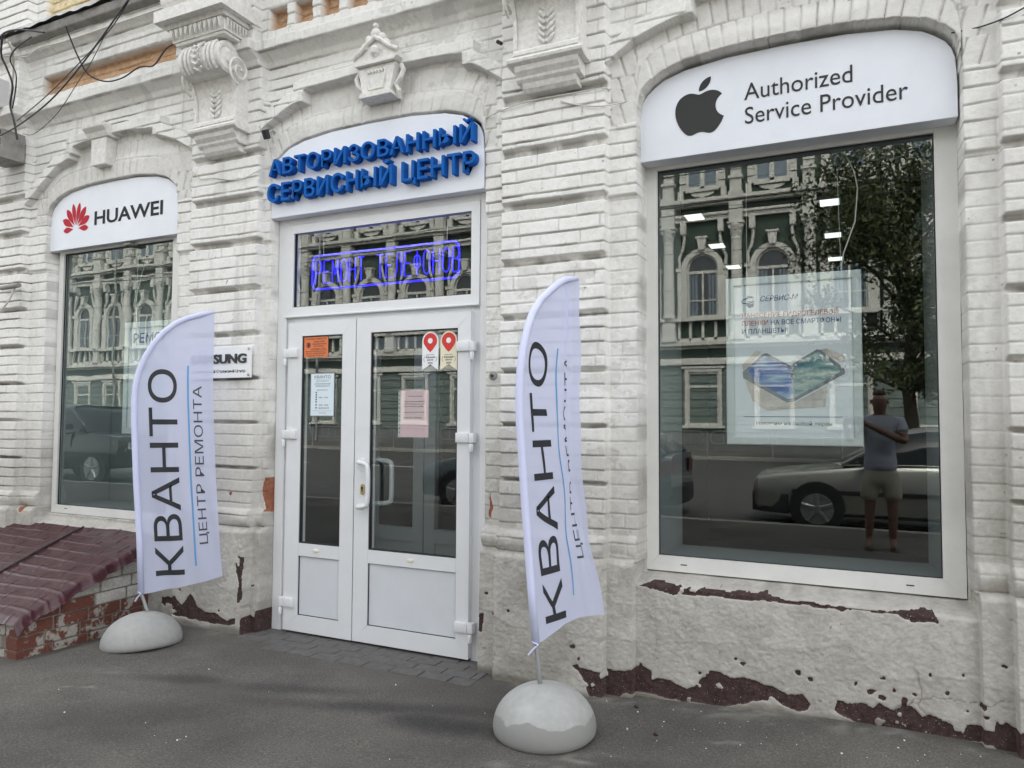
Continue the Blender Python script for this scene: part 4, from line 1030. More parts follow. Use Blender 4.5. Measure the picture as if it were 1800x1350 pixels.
c(text_obj('print', [('КВАНТО', -3.435, -3.295, 1.795, .020, .1138, .0004), ('ЦЕНТР РЕМОНТА', -3.42, -3.31, 1.772, .007, .1138, .0004), ('АВТОРИЗОВАННЫЙ', -3.435, -3.295, 1.751, .009, .1138, .0004), ('СЕРВИСНЫЙ ЦЕНТР', -3.428, -3.302, 1.736, .009, .1138, .0004), ('Режим работы', -3.412, -3.318, 1.709, .008, .1138, .0004),
     ('9:00 - 19:00', -3.395, -3.318, 1.655, .010, .1138, .0004), ('10:00 - 18:00', -3.395, -3.312, 1.602, .010, .1138, .0004), ('ВЫХОДНОЙ', -3.395, -3.305, 1.581, .010, .1138, .0004), ('kvanto.center', -3.39, -3.33, 1.549, .007, .1138, .0004)], M['ink'], None))
mb = MB()
for z in (1.690, 1.673, 1.657, 1.641, 1.625, 1.604, 1.583): mb.box(-3.424, -3.412, .1138, .1142, z, z+.010)
mb.box(-3.45, -3.28, .1138, .1142, 1.566, 1.5672).box(-3.44, -3.29, .1138, .1142, 1.788, 1.789); c(mb.build('day_marks', M['ink']))
def pin(x, z, mt, year, label):
    o, c = sheet('award_sticker', x-.0615, x+.0615, z, z+.25, .1155, None, label, 'sticker', group='map pin award stickers on the wide door leaf')
    out = [(x-.0615, z), (x, z+.038), (x+.0615, z)]+[(x+.0615*math.cos(R(t)), z+.19+.0615*math.sin(R(t))) for t in range(0, 181, 12)]
    c(MB().prism(out, .1155, .117).build('ribbon', mt))
    q = [(x+.051*math.cos(R(t)), z+.192+.051*math.sin(R(t))) for t in range(-32, 213, 12)]+[(x-.02, z+.135), (x, z+.118), (x+.02, z+.135)]
    c(MB().prism(q, .1140, .1150).build('pin_mark', M['pinred']))
    c(MB().prism([(x+.018*math.cos(R(t)), z+.192+.018*math.sin(R(t))) for t in range(0, 360, 20)], .1130, .1138).build('pin_hole', M['white_vinyl']))
    l = text_obj('print', [('Яндекс Карты', x-.03, x+.03, z+.098, .006, .1148, .0004), ('Хорошее', x-.035, x+.035, z+.079, .013, .1148, .0004, .02), ('место', x-.024, x+.024, z+.062, .012, .1148, .0004, .02), (year, x-.019, x+.019, z+.042, .012, .1148, .0004, .02)], M['ink'], None)
    c(l); mb = MB()
    for s in (-1, 1): mb.tube([(x+s*(.042+.007*math.sin(R(t*2))), .1150, z+.055+.035*t/90) for t in range(0, 91, 15)], .0014, 5)
    c(mb.build('laurel', M['ink_grey']))
pin(-2.487, 1.832, M['white_vinyl'], '2026', 'white ribbon award sticker with a red map pin, the left one of the pair')
pin(-2.349, 1.830, M['cream'], '2025', 'cream ribbon award sticker with a red map pin beside the hinge')
o, c = sheet('pink_notice', -2.716, -2.500, 1.394, 1.702, .1235, M['pink'], 'pink typed notice in a plastic sleeve behind the wide door pane', 'notice')
c(text_obj('print', [('Уважаемые клиенты!', -2.66, -2.55, 1.660, .009, .1228, .0004), ('У нас Вы можете заказать', -2.69, -2.53, 1.625, .008, .1228, .0004), ('услуги по ремонту смартфонов,', -2.69, -2.53, 1.609, .008, .1228, .0004), ('наличие на месте уточняйте', -2.69, -2.54, 1.593, .008, .1228, .0004), ('Подробности можно узнать у мастера', -2.69, -2.53, 1.555, .007, .1228, .0004), ('Диагностика - 250 рублей', -2.695, -2.555, 1.518, .010, .1228, .0004)], M['ink'], None))
mb = MB()
for k in range(11): mb.box(-2.728, -2.722, .1228, .1234, 1.42+k*.027, 1.43+k*.027)
c(mb.build('punch_holes', M['ink'])); c(MB().box(-2.735, -2.716, .1236, .1242, 1.392, 1.704).build('sleeve_edge', M['alu']))

# ------------------------------------------------------------------ framed posters hanging in the windows
def snap_frame(x0, x1, z0, z1, y, name, label):
    o = empty(name, ((x0+x1)/2, y, z0), label=label, cat='poster'); inv = Matrix.Translation((-(x0+x1)/2, -y, -z0))
    def c(q): q.parent = o; q.matrix_parent_inverse = inv; return q
    w = .048; mb = MB()
    for q in ([(x0, z0), (x0+w, z0+w), (x0+w, z1-w), (x0, z1)], [(x1, z1), (x1-w, z1-w), (x1-w, z0+w), (x1, z0)], [(x0, z0), (x1, z0), (x1-w, z0+w), (x0+w, z0+w)], [(x0, z1), (x0+w, z1-w), (x1-w, z1-w), (x1, z1)]):
        mb.prism(q, y-.012, y+.01)
    c(mb.build('frame', M['alu'], bevel=.009, bseg=3)); c(MB().box(x0+w-.002, x1-w+.002, y+.0, y+.006, z0+w-.002, z1-w+.002).build('sheet', M['poster']))
    c(MB().tube([(x0+.12, y, z1), (x0+.12, y, 3.25)], .0012, 5).tube([(x1-.10, y, z1), (x1-.12, y, 3.25)], .0012, 5).build('wire', M['chrome']))
    return o, c
M['poster'] = mat('poster paper', (.62, .66, .69), .7)
o, c = snap_frame(-.665, .056, 1.378, 2.350, .45, 'framed_poster', 'silver framed poster with a folding tablet picture hanging behind the big window')
y = .4485
c(text_obj('title_red', [('НАНЕСЕНИЕ ГИДРОГЕЛЕВОЙ', -.575, -.062, 2.112, .028, y, .0005, .008), ('ПЛЕНКИ', -.575, -.430, 2.067, .028, y, .0005, .008)], M['ink_red'], None))
c(text_obj('title_blue', [('НА ВСЕ СМАРТФОНЫ', -.415, -.048, 2.067, .028, y, .0005, .008), ('И ПЛАНШЕТЫ!', -.575, -.325, 2.020, .028, y, .0005, .008), ('СЕРВИС-М', -.475, -.275, 2.205, .032, y, .0005, .012, .25)], M['ink_blue'], None))
c(text_obj('footer', [('Наклеим на любой экран', -.50, -.10, 1.492, .022, y, .0005, .006)], M['ink_grey'], None))
mb = MB(); mb.box(-.57, -.05, y, y+.0005, 1.538, 1.541); c(mb.build('rule', M['ink_blue']))
mb = MB(); mb.tube([(-.535+.040*math.cos(t), y, 2.215+.016*math.sin(t)+.006*math.cos(t)) for t in [k*.35 for k in range(3, 17)]], .0028, 5)
mb.tube([(-.555, y, 2.215), (-.54, y, 2.24), (-.51, y, 2.235), (-.515, y, 2.205), (-.545, y, 2.212)], .0022, 5); mb.prism([(-.55, 2.205), (-.55, 2.185), (-.535, 2.170), (-.51, 2.175), (-.505, 2.20), (-.525, 2.193)], y, y+.0005)
c(mb.build('logo_mark', M['ink_blue']))
def pgrad(name, ca, cb, cc):
    m = bpy.data.materials.new(name); m.use_nodes = True; nt = m.node_tree; n = nt.nodes; l = nt.links; b = n['Principled BSDF']; b.inputs['Roughness'].default_value = .5
    tc = n.new('ShaderNodeTexCoord'); mp = n.new('ShaderNodeMapping'); mp.inputs['Rotation'].default_value = (0, R(35), 0); mp.inputs['Scale'].default_value = (5, 5, 22)
    t = n.new('ShaderNodeTexNoise'); t.inputs['Scale'].default_value = 1; t.inputs['Detail'].default_value = 4; cr = n.new('ShaderNodeValToRGB'); e = cr.color_ramp.elements
    e[0].position, e[0].color = .35, (*ca, 1); e[1].position, e[1].color = .65, (*cc, 1); k = e.new(.5); k.color = (*cb, 1)
    l.new(tc.outputs['Object'], mp.inputs[0]); l.new(mp.outputs[0], t.inputs['Vector']); l.new(t.outputs['Fac'], cr.inputs[0]); l.new(cr.outputs[0], b.inputs['Base Color']); return m
M['scrA'] = pgrad('printed blue screen', (.03, .06, .22), (.08, .16, .40), (.35, .45, .55)); M['scrB'] = pgrad('printed sea screen', (.03, .12, .16), (.16, .28, .30), (.45, .50, .45))
M['hand'] = mat('printed hand', (.50, .45, .42), .6, noise=(12, .3))
def pw(px, pz): return (-.665+.721*(px-20)/985, 2.350-.972*(pz-50)/1225)
c(MB().prism([pw(*q) for q in [(145, 745), (300, 615), (330, 612), (500, 705), (690, 595), (720, 600), (880, 735), (885, 770), (520, 965), (470, 970), (150, 790)]], .4478, .4483).build('tablet_body', M['ink_grey'], bevel=0))
c(MB().prism([pw(*q) for q in [(185, 740), (310, 632), (500, 722), (520, 935), (480, 945), (240, 810)]], .4470, .4475).build('tablet_screen_left', M['scrA']))
c(MB().prism([pw(*q) for q in [(520, 715), (700, 610), (850, 740), (850, 760), (530, 935)]], .4470, .4475).build('tablet_screen_right', M['scrB']))
c(MB().prism([pw(*q) for q in [(160, 800), (470, 975), (530, 970), (760, 850), (745, 1000), (560, 1010), (330, 1030), (220, 960)]], .4486, .4490).prism([pw(*q) for q in [(700, 600), (760, 590), (890, 650), (880, 690), (800, 660)]], .4486, .4490).prism([pw(*q) for q in [(150, 740), (290, 600), (250, 590), (140, 690)]], .4486, .4490).build('hand_picture', M['hand']))
tag(MB().tube([(-.045, .46, 2.36), (-.03, .46, 2.45), (.03, .455, 2.62), (.045, .45, 2.8), (.03, .45, 2.9), (-.01, .45, 2.99), (-.03, .45, 3.1)], .0035, 6).build('cable', M['cable_w']), 'loose pale cable dangling above the framed poster', 'cable')
o, c = snap_frame(-5.545, -4.86, 1.376, 2.306, .22, 'framed_poster', 'silver framed repair poster in the left window, mostly hidden behind the feather flag')
c(text_obj('title', [('РЕМОНТ', -5.450, -4.955, 2.131, .083, .2185, .0005, .02)], M['ink_blue'], None)); c(text_obj('print', [('Срочный ремонт', -5.335, -5.04, 2.063, .024, .2185, .0005)], M['ink_grey'], None))
tag(MB().tube([(-5.60, .36, 2.34), (-5.62, .36, 2.5), (-5.58, .355, 2.65), (-5.50, .35, 2.85), (-5.49, .35, 3.1)], .003, 6).build('cable', M['cable_w']), 'thin loose cable hanging behind the left window glass', 'cable')

# ------------------------------------------------------------------ feather flags
def flag_cloth():
    m = bpy.data.materials.new('flag cloth'); m.use_nodes = True; nt = m.node_tree; n = nt.nodes; l = nt.links
    b = n['Principled BSDF']; b.inputs['Base Color'].default_value = (.68, .71, .90, 1); b.inputs['Roughness'].default_value = .75; b.inputs['Specular IOR Level'].default_value = .15
    t = n.new('ShaderNodeBsdfTranslucent'); t.inputs[0].default_value = (.70, .74, .93, 1); tr = n.new('ShaderNodeBsdfTransparent'); tr.inputs[0].default_value = (.85, .87, 1, 1)
    m1 = n.new('ShaderNodeMixShader'); m1.inputs[0].default_value = .38; m2 = n.new('ShaderNodeMixShader'); m2.inputs[0].default_value = .2; o = n['Material Output']
    l.new(b.outputs[0], m1.inputs[1]); l.new(t.outputs[0], m1.inputs[2]); l.new(m1.outputs[0], m2.inputs[1]); l.new(tr.outputs[0], m2.inputs[2]); l.new(m2.outputs[0], o.inputs[0])
    tc = n.new('ShaderNodeTexCoord'); w = n.new('ShaderNodeTexNoise'); w.inputs['Scale'].default_value = 14; w.inputs['Detail'].default_value = 4; bp = n.new('ShaderNodeBump'); bp.inputs['Strength'].default_value = .35; bp.inputs['Distance'].default_value = .006
    l.new(tc.outputs['Object'], w.inputs[0]); l.new(w.outputs['Fac'], bp.inputs['Height']); l.new(bp.outputs[0], b.inputs['Normal'])
    return m
M['cloth'] = flag_cloth()
M['hem'] = mat('flag hem', (.62, .65, .86), .75)
M['pole'] = mat('grey flag pole', (.36, .37, .38), .4, .3)
M['fink'] = mat('flag black print', (.018, .02, .025), .6); M['fblue'] = mat('flag blue print', (.12, .32, .60), .6); M['fgrey'] = mat('flag grey print', (.05, .055, .065), .6)

def feather(base, prof, spine, right, bottom, txt, label, tilt, dome_c, bmat, blabel):
    """prof(u,v)->(a,b) plan offsets along/behind the view-perpendicular; spine: (u0(z)) left edge table; txt: placement table"""
    bx, by, bz = base; F = empty('feather_flag', (bx, by, bz), label=label, cat='feather flag', group='feather flags in concrete bases')
    v = np.array([bx, by+3.95]); v /= np.hypot(*v); pr = np.array([v[1], -v[0]])
    def pos(u, z, off=0.0):
        a, b = prof(u, z)
        if off:
            a2, b2 = prof(u+.004, z); t = np.array([a2-a, b2-b]); t /= max(np.hypot(*t), 1e-6); nrm = np.array([-t[1], t[0]])
            nrm = np.array([t[1], -t[0]])        # towards the viewer for fabric running left to right
            a, b = a+nrm[0]*off, b+nrm[1]*off
        return (bx+pr[0]*a+v[0]*b, by+pr[1]*a+v[1]*b, z)
    loc = Matrix.Translation((-bx, -by, -bz))
    def c(o, p=None): o.parent = F; o.matrix_parent_inverse = loc; return o
    zt = spine[1][-1]; zb0 = bottom(0)
    uL = lambda z: float(np.interp(z, spine[1], spine[0])) 
    # cloth grid: rows follow z between bottom(u) and the curved spine top
    NU, NZ = 96, 150; P = []
    um = right
    for i in range(NZ+1):
        row = []
        for j in range(NU+1):
            s = j/NU; u = um*s
            ztop = float(np.interp(u, spine[2], spine[3])); zb = bottom(u); z = zb+(ztop-zb)*i/NZ
            ul = uL(z)
            row.append(pos(u, z))
        P.append(row)
    cl = c(MB().grid(P).build('banner', M['cloth'], smooth=True))
    def put(name, mb, mt, off=.0022):
        me = bpy.data.meshes.new(name); me.from_pydata(mb.v, [], mb.f); bm = bmesh.new(); bm.from_mesh(me)
        bmesh.ops.remove_doubles(bm, verts=bm.verts, dist=1e-5)
        for k in range(1, 46):
            bmesh.ops.bisect_plane(bm, geom=bm.verts[:]+bm.edges[:]+bm.faces[:], plane_co=(k*.0125, 0, 0), plane_no=(1, 0, 0))
        for k in range(1, 50):
            bmesh.ops.bisect_plane(bm, geom=bm.verts[:]+bm.edges[:]+bm.faces[:], plane_co=(0, 0, .3+k*.04), plane_no=(0, 0, 1))
        for q in bm.verts: q.co = Vector(pos(q.co.x, q.co.z, off))
        bmesh.ops.recalc_face_normals(bm, faces=bm.faces); bm.to_mesh(me); bm.free()
        o = link_mesh(name, me, mt, None, True); o.parent = cl
        return o
    def rot_text(s, ub, cap, z0, z1, bold, flip=1):
        t = MB(); text_mesh(t, s, 0, z1-z0, 0, cap, 0, 0, bold); m = MB(); m.f = t.f; m.v = [(ub-p[2], 0, z0+p[0]) for p in t.v]; return m
    put('lettering', rot_text('КВАНТО', txt['ub'], txt['cap'], txt['z0'], txt['z1'], .004), M['fink'])
    m = MB(); m.box(txt['lu']-.006, txt['lu']+.006, 0, 0.0004, txt['lz0'], txt['lz1']); m.v = [(p[0], 0, p[2]) for p in m.v[:]]; m.f = [m.f[2]]
    put('stripe', m, M['fblue'])
    put('small_lettering', rot_text('ЦЕНТР РЕМОНТА', txt['su'], txt['scap'], txt['s0'], txt['s1'], 0), M['fgrey'])
    # seam hem along the pole, pole, ties
    sp = [pos(u, z) for u, z in zip(*spine[4])]
    c(MB().tube(sp, [.020]*(len(sp)-1)+[.010], 10).build('pole_sleeve', M['hem'], smooth=True))
    p0 = sp[0]; top = Vector(dome_c)+Vector((0, 0, .215)); foot = Vector(txt['foot'])
    c(MB().tube([foot, (foot+Vector(p0))/2, p0, sp[1]], .011, 10).build('pole', M['pole'], smooth=True))
    c(MB().tube([Vector(p0)+Vector((-.012, -.015, .01)), Vector(p0)+Vector((.02, -.018, .0)), Vector(p0)+Vector((-.01, -.02, -.03)), Vector(p0)+Vector((-.03, -.02, -.055))], .005, 6).build('tie', M['hem']))
    # concrete half sphere
    prf = [(.235, .0), (.247, .012), (.25, .03)]+[(.25*math.cos(R(t)), .03+.195*math.sin(R(t))) for t in range(6, 88, 6)]+[(.004, .225)]
    T = Matrix.Rotation(R(tilt[1]), 4, 'Y') @ Matrix.Rotation(R(tilt[0]), 4, 'X')
    d = c(MB().lathe(prf, dome_c, 56, T).build('concrete_base', bmat, smooth=.9))
    d['label'] = blabel
    return F
# spines: [uL table unused], [z], u knots, ztop knots, (u list, z list)
def mk_spine(pts):
    us = [p[0] for p in pts]; zs = [p[1] for p in pts]
    k = next(i for i, p in enumerate(pts) if p[0] == min(us))
    cu, cz = zip(*pts[k:])
    return (us[:k+1], zs[:k+1], list(cu), list(cz), (us, zs))
# flag 1: flat towards the camera
b1 = (-4.337, -.485, -.02); OFF1 = -.105
p1 = [(.035, .335), (.018, .60), (.0, .95), (.004, 1.30), (-.0, 1.45)]
cur1 = [(0, 1.50), (.004, 1.62), (.012, 1.72), (.035, 1.83), (.072, 1.93), (.12, 2.02), (.18, 2.10), (.25, 2.165), (.33, 2.21), (.42, 2.24), (.50, 2.262)]
def prof1(u, z):
    lean = float(np.interp(z, [.3, .6, 1.07, 1.64, 1.8, 2.3], [-.025, -.038, -.075, -.107, -.112, -.112]))
    tw = .007*math.sin(u*38+z*6)*min(u*4, 1)*(.5+.5*math.sin(z*2.1))+.018*math.sin(u*14+z*1.5)*min(u*5, 1)+.02*math.sin(u*6+1+z*.7)*min(u*4, 1)
    a = lean+u+(.02 if z < .6 else 0)*u*2*max(0, (.6-z)/.3)
    return a, tw
sp1 = ([0], [2.262], [q[0] for q in cur1], [q[1] for q in cur1], ([0, 0, 0, 0]+[q[0] for q in cur1], [.335, .7, 1.1, 1.4]+[q[1] for q in cur1]))
feather(b1, prof1, sp1, .500, lambda u: float(np.interp(u, [0, .04, .20, .38, .50], [.325, .325, .345, .375, .398])),
        dict(ub=.265, cap=.175, z0=.435, z1=1.845, lu=.338, lz0=.49, lz1=1.875, su=.425, scap=.056, s0=.635, s1=1.735, foot=(-4.306, -.462, .14)),
        'white feather flag spread flat, standing beside the maroon cellar hood left of the door', (-4, -7), (-4.337, -.50, -.018), M['concrete'], 'plain pale concrete dome tilted to the left')
# flag 2: turned towards the wall with a fold
b2 = (-1.37, -.62, .03)
UA = [0, .06, .20, .375, .415, .440, .475, .51, .545]
def prof2(u, z):
    lean = float(np.interp(z, [.3, .45, .93, 1.57, 1.77, 2.3], [-.035, -.046, -.088, -.133, -.135, -.135]))
    hi = [0, .035, .105, .205, .232, .243, .228, .270, .335]; lo = [0, .035, .110, .196, .222, .243, .268, .295, .325]
    k = float(np.interp(z, [.7, 1.25], [0, 1])); a = (1-k)*np.interp(u, UA, lo)+k*np.interp(u, UA, hi)
    b_hi = [0, .048, .165, .308, .337, .352, .372, .392, .395]; b_lo = [0, .048, .162, .312, .340, .352, .375, .388, .393]
    b = (1-k)*np.interp(u, UA, b_lo)+k*np.interp(u, UA, b_hi)
    w = (.010*math.sin(z*5+u*9)+.005*math.sin(z*15-u*26))*min(u*6, 1)
    a += w*.8; b += w
    if z < .9: a += .04*u/.5*(.9-z)/.4
    return lean+float(a), float(b)*.92
cur2 = [(0, 1.50), (.004, 1.64), (.014, 1.765), (.035, 1.87), (.075, 1.97), (.13, 2.06), (.20, 2.14), (.28, 2.20), (.36, 2.245), (.45, 2.275), (.53, 2.288)]
sp2 = ([0], [2.288], [q[0] for q in cur2], [q[1] for q in cur2], ([0, 0, 0, 0]+[q[0] for q in cur2], [.43, .7, 1.1, 1.4]+[q[1] for q in cur2]))
feather(b2, prof2, sp2, .535, lambda u: float(np.interp(u, [0, .05, .25, .38, .535], [.425, .43, .475, .48, .475])),
        dict(ub=.268, cap=.178, z0=.505, z1=1.915, lu=.358, lz0=.60, lz1=1.895, su=.478, scap=.062, s0=.78, s1=1.86, foot=(-1.391, -.620, .20)),
        'white feather flag with folded narrow cloth, in front of the pier right of the door', (2, 0), (-1.37, -.62, .012), M['concrete2'], 'concrete dome with a white worn patch and darker lower band')

# ------------------------------------------------------------------ cellar hood on the left
Hd = empty('cellar_hood', (-5.8, -.5, 0), label='low brick cellar hood with a sloping maroon sheet metal roof under the left window', cat='cellar hood')
def hc(o): o.parent = Hd; o.matrix_parent_inverse = Matrix.Translation((5.8, .5, 0)); return o
def roofz(y): return .60-.405*(.06-y)/1.06
# side wall in courses following the slope
mb = MB(); mo = MB(); rb = random.Random(11); mw = MB(); mb2 = MB(); mw2 = MB()
for (xa, xb, x_out) in ((-5.06, -4.945, 1), (-6.62, -6.50, -1)):
    for k in range(9):
        z0 = -.10+k*.088; z1 = z0+.078
        ymin = .06-(.60-z1-.01)*1.06/.405
        y = max(-.955, ymin) if z1 > .12 else -.955
        yy = y-(k % 2)*.06
        while yy < .02:
            y0 = max(yy, y); y1 = min(yy+.245, .03)
            if y1-y0 > .05:
                t = (mb if x_out > 0 else mb2) if (z0 < .10 or (y0 < -.55 and z0 < .25)) else (mw if x_out > 0 else mw2)
                d = rb.uniform(-.003, .003)
                t.box(xa+d, xb+d, y0+.005, y1-.005, z0, z1)
            yy += .252
for k in range(4):
    z0 = -.10+k*.088; x = -6.5-(k % 2)*.12
    while x < -5.07:
        x0 = max(x, -6.5); x1 = min(x+.245, -5.07)
        if x1-x0 > .05: mb.box(x0+.005, x1-.005, -.95+rb.uniform(-.003, .003), -.84, z0, min(z0+.078, .155))
        x += .252
hc(mb.build('red_brickwork', M['brick_low'], bevel=.006)); hc(mw.build('painted_brickwork', M['brick_white'], bevel=.006)); hc(mb2.build('red_brickwork', M['brick_low'], bevel=.006)); hc(mw2.build('painted_brickwork', M['brick_white'], bevel=.006))
mo.prism_x([(-.94, -.12), (-.94, .16), (.05, .53), (.05, -.12)], -5.045, -4.957); mo.prism_x([(-.94, -.12), (-.94, .16), (.05, .53), (.05, -.12)], -6.60, -6.515)
mo.box(-6.5, -5.06, -.935, -.86, -.12, .13); hc(mo.build('mortar_core', M['mortar']))
def tinroof(x0, x1, seed, edge):
    NX = int((x1-x0)/.008); NY = 130; Xr, Yr = np.meshgrid(np.linspace(x0, x1, NX), np.linspace(.055, -1.0, NY))
    Zr = roofz(Yr)+.010*vn(Xr, Yr, 2.2, seed, 3)+.005*vn(Xr, Yr, 7, seed+3, 3)
    wv = Yr+.025*vn(Xr, Yr, 1.8, seed+5, 2); ph = (wv % .105)/.105
    row = np.floor(wv/.105)
    Zr += .0085*np.exp(-((ph-.5)/.075)**2)*(.45+.55*sst(-.5, .2, vn(Xr, Yr, 3, seed+7, 2)))     # horizontal standing folds
    Zr += .006*np.exp(-(((Xr*3.1+.5*(row % 2)) % 1-.5)/.03)**2)
    if edge > 0:
        dn = sst(x1-.05, x1, Xr); 
        Zr -= .055*dn*dn+.012*np.abs(np.sin(Yr*26))*dn; Xr = Xr+.012*np.sin(Yr*24)*dn
    fr = sst(-.95, -1.0, Yr); Zr -= .03*fr*fr
    return grid_mesh('roof', Xr, Yr, Zr)
hc(link_mesh('roof_sheet', tinroof(-5.757, -4.865, 90, 1), M['maroon'], None, True)); hc(link_mesh('roof_sheet', tinroof(-6.70, -5.765, 95, 0), M['maroon'], None, True))
mb = MB(); mb.prism_x([(.05, .575), (-.97, .185), (-.97, .160), (.05, .55)], -6.64, -4.93); hc(mb.build('roof_board', mat('rotten board', (.22, .15, .08), .9, noise=(20, .4), bump=(40, .6, .01))))
mb = MB(); mb.tube([(-5.761, .05, roofz(.05)+.012), (-5.763, -.3, roofz(-.3)+.016), (-5.760, -.6, roofz(-.6)+.010), (-5.764, -.95, roofz(-.95)+.012)], .007, 6); hc(mb.build('seam', M['gasket']))

# ------------------------------------------------------------------ cables, boxes and small fittings on the wall
def cable(pts, r, mt, label, n=10):
    P = [Vector(p) for p in pts]; S = []
    for i in range(len(P)-1):
        a, b, c_, d = P[max(i-1, 0)], P[i], P[i+1], P[min(i+2, len(P)-1)]
        for k in range(n):
            t = k/n; S.append(.5*((2*b)+(-a+c_)*t+(2*a-5*b+4*c_-d)*t*t+(-a+3*b-3*c_+d)*t**3))
    S.append(P[-1]); return tag(MB().tube(S, r, 6).build('cable', mt, smooth=True), label, 'cable')
def WP(px, py, y):
    f = 1280.44; d = r2*((px-900)/f)+d2*((py-675)/f)+w_; t = (3.95+y)/d[1]; return (d[0]*t, y, d[2]*t+1.525)
cb, cw = M['cable_b'], M['cable_w']
cable([WP(225, 0, -.5), WP(150, 105, -.42), WP(90, 175, -.35), WP(30, 222, -.3), WP(-15, 245, -.25)], .006, cb, 'long black cable sagging across the ochre frieze panel to the left edge')
cable([WP(230, -5, -.5), WP(195, 50, -.45), WP(140, 110, -.40), WP(80, 170, -.3), WP(30, 212, -.25)], .004, cb, 'thinner black cable running just above the long sagging one')
cable([WP(195, 40, -.45), WP(160, 110, -.40), WP(140, 140, -.35), WP(100, 200, -.3), WP(60, 235, -.2), WP(40, 235, -.1)], .0028, cb, 'fine dark wire looping low over the left hood mould')
cable([WP(115, 45, -.42), WP(135, 95, -.3), WP(155, 130, -.20), WP(185, 143, -.14), WP(215, 137, -.10), WP(245, 118, -.10), WP(270, 115, -.10), WP(290, 88, -.12), (-4.78, -.03, 4.43)], .006, cb, 'black cable hanging in an S curve over the ochre frieze panel')
cable([WP(-5, 75, -.4), WP(8, 58, -.4), WP(35, 52, -.4), WP(78, 57, -.38)], .008, cb, 'thick black cable arched over the end of the cornice')
cable([WP(5, 60, -.42), WP(2, 95, -.35), WP(12, 120, -.3), WP(22, 150, -.25), WP(18, 185, -.22), WP(25, 215, -.2), WP(30, 245, -.18)], .009, cb, 'thick black cable hanging down beside the left meter box')
cable([WP(55, 65, -.4), WP(28, 85, -.35), WP(18, 105, -.3), WP(28, 130, -.25), WP(27, 160, -.22), WP(20, 200, -.2)], .006, cb, 'black cable with an elbow bend left of the frieze')
cable([WP(12, 70, -.4), WP(22, 90, -.33), WP(24, 120, -.25), WP(20, 165, -.22), WP(22, 195, -.2)], .009, cw, 'pale grey cable among the black bundle at the far left')
cable([WP(0, 100, -.3), WP(25, 98, -.28), WP(48, 100, -.27), WP(68, 85, -.27), WP(115, 72, -.27), WP(180, 50, -.27), WP(285, 14, -.27)], .006, cw, 'painted cable clipped under the cornice slab')
cable([WP(310, 250, .05), (-4.58, -.012, 3.33), WP(340, 302, -.01), WP(352, 314, -.01), WP(375, 313, -.01), WP(420, 316, -.01), WP(450, 302, -.012), WP(478, 290, .05)], .0035, cw, 'thin pale wire strung across the pier towards the door sign')
cable([WP(848, 210, .07), WP(885, 193, -.008), WP(930, 178, -.012), WP(1000, 165, -.012), WP(1060, 155, -.008), WP(1072, 160, .06), WP(1085, 155, .06), WP(1128, 167, .06)], .004, cw, 'pale wire crossing the pier between the door sign and the wide sign')
cable([WP(985, 178, -.012), WP(1020, 185, -.012), WP(1060, 186, -.012), WP(1095, 180, .05), WP(1130, 168, .06)], .004, cw, 'second pale wire sagging below the first near the wide sign')
cable([WP(1672, 58, .06), WP(1720, 48, .05), WP(1765, 32, -.01), WP(1810, 8, -.02)], .004, cb, 'dark wire leaving the top right corner of the wide sign')
cable([WP(0, 548, -.07), WP(14, 530, -.07), WP(24, 510, -.05), WP(28, 502, -.03)], .009, cw, 'thick pale hose drooping from the grey pipe stub')
for px, py, lab in ((468, 237, 'small black security camera beside the door sign'),):
    x, y, z = WP(px, py, -.03); t = empty('security_camera', (x, y, z), label=lab, cat='camera')
    MB().lathe([(.022, -.03), (.026, -.026), (.027, .03), (.018, .036)], (0, 0, 0), 20, Matrix.Rotation(R(25), 4, 'X')).build('housing', M['black'], t, smooth=.7)
    MB().tube([(0, .0, .0), (.01, .04, .045), (.0, .08, .05)], .007, 8).build('bracket', M['chrome'], t)
    pts = [(0+.0, .02, -.03), (.0, .02, -.08), (.02, .02, -.15), (.05, .03, -.185), (.08, .045, -.16), (.06, .05, -.09), (.02, .05, -.05)]
    MB().tube(pts, .0045, 6).build('lead', M['cable_w'], t)
def stub(px, py, y, r, ln, mt, label, name='pipe_stub', cat='pipe', dirv=(0, -1, -.25)):
    x, yy, z = WP(px, py, y); d = Vector(dirv).normalized()
    a = Vector((x, yy, z)); t = MB().tube([a-d*ln*.5, a+d*ln*.5], r, 16); t.tube([a+d*ln*.45, a+d*(ln*.5+.001)], r*.75, 14)
    o = t.build(name, mt, smooth=.7); return tag(o, label, cat)
stub(468, 183, -.02, .016, .07, M['stucco'], 'short white pipe stub poking out high on the pier left of the door')
stub(60, 282, -.03, .018, .09, M['stucco'], 'white painted pipe stub beside the far left pier', dirv=(.8, -.6, -.2))
stub(878, 75, .0, .012, .05, M['black'], 'small black pipe end under the right bracket')
stub(18, 504, -.06, .020, .30, M['slab'], 'grey horizontal pipe stub on the far left pier', dirv=(1, -.1, 0))
x, y, z = WP(868, 661, .04); t = empty('door_buzzer', (x, y, z), label='small round dark doorbell on the jamb right of the door', cat='doorbell')
MB().lathe([(.026, 0), (.028, .012), (.020, .022), (.010, .024)], (0, 0, 0), 22, Matrix.Rotation(R(90), 4, 'X')).build('body', M['slab'], t, smooth=.7)
MB().lathe([(.011, .0), (.010, .008)], (0, -.022, 0), 16, Matrix.Rotation(R(90), 4, 'X')).build('button', M['black'], t)
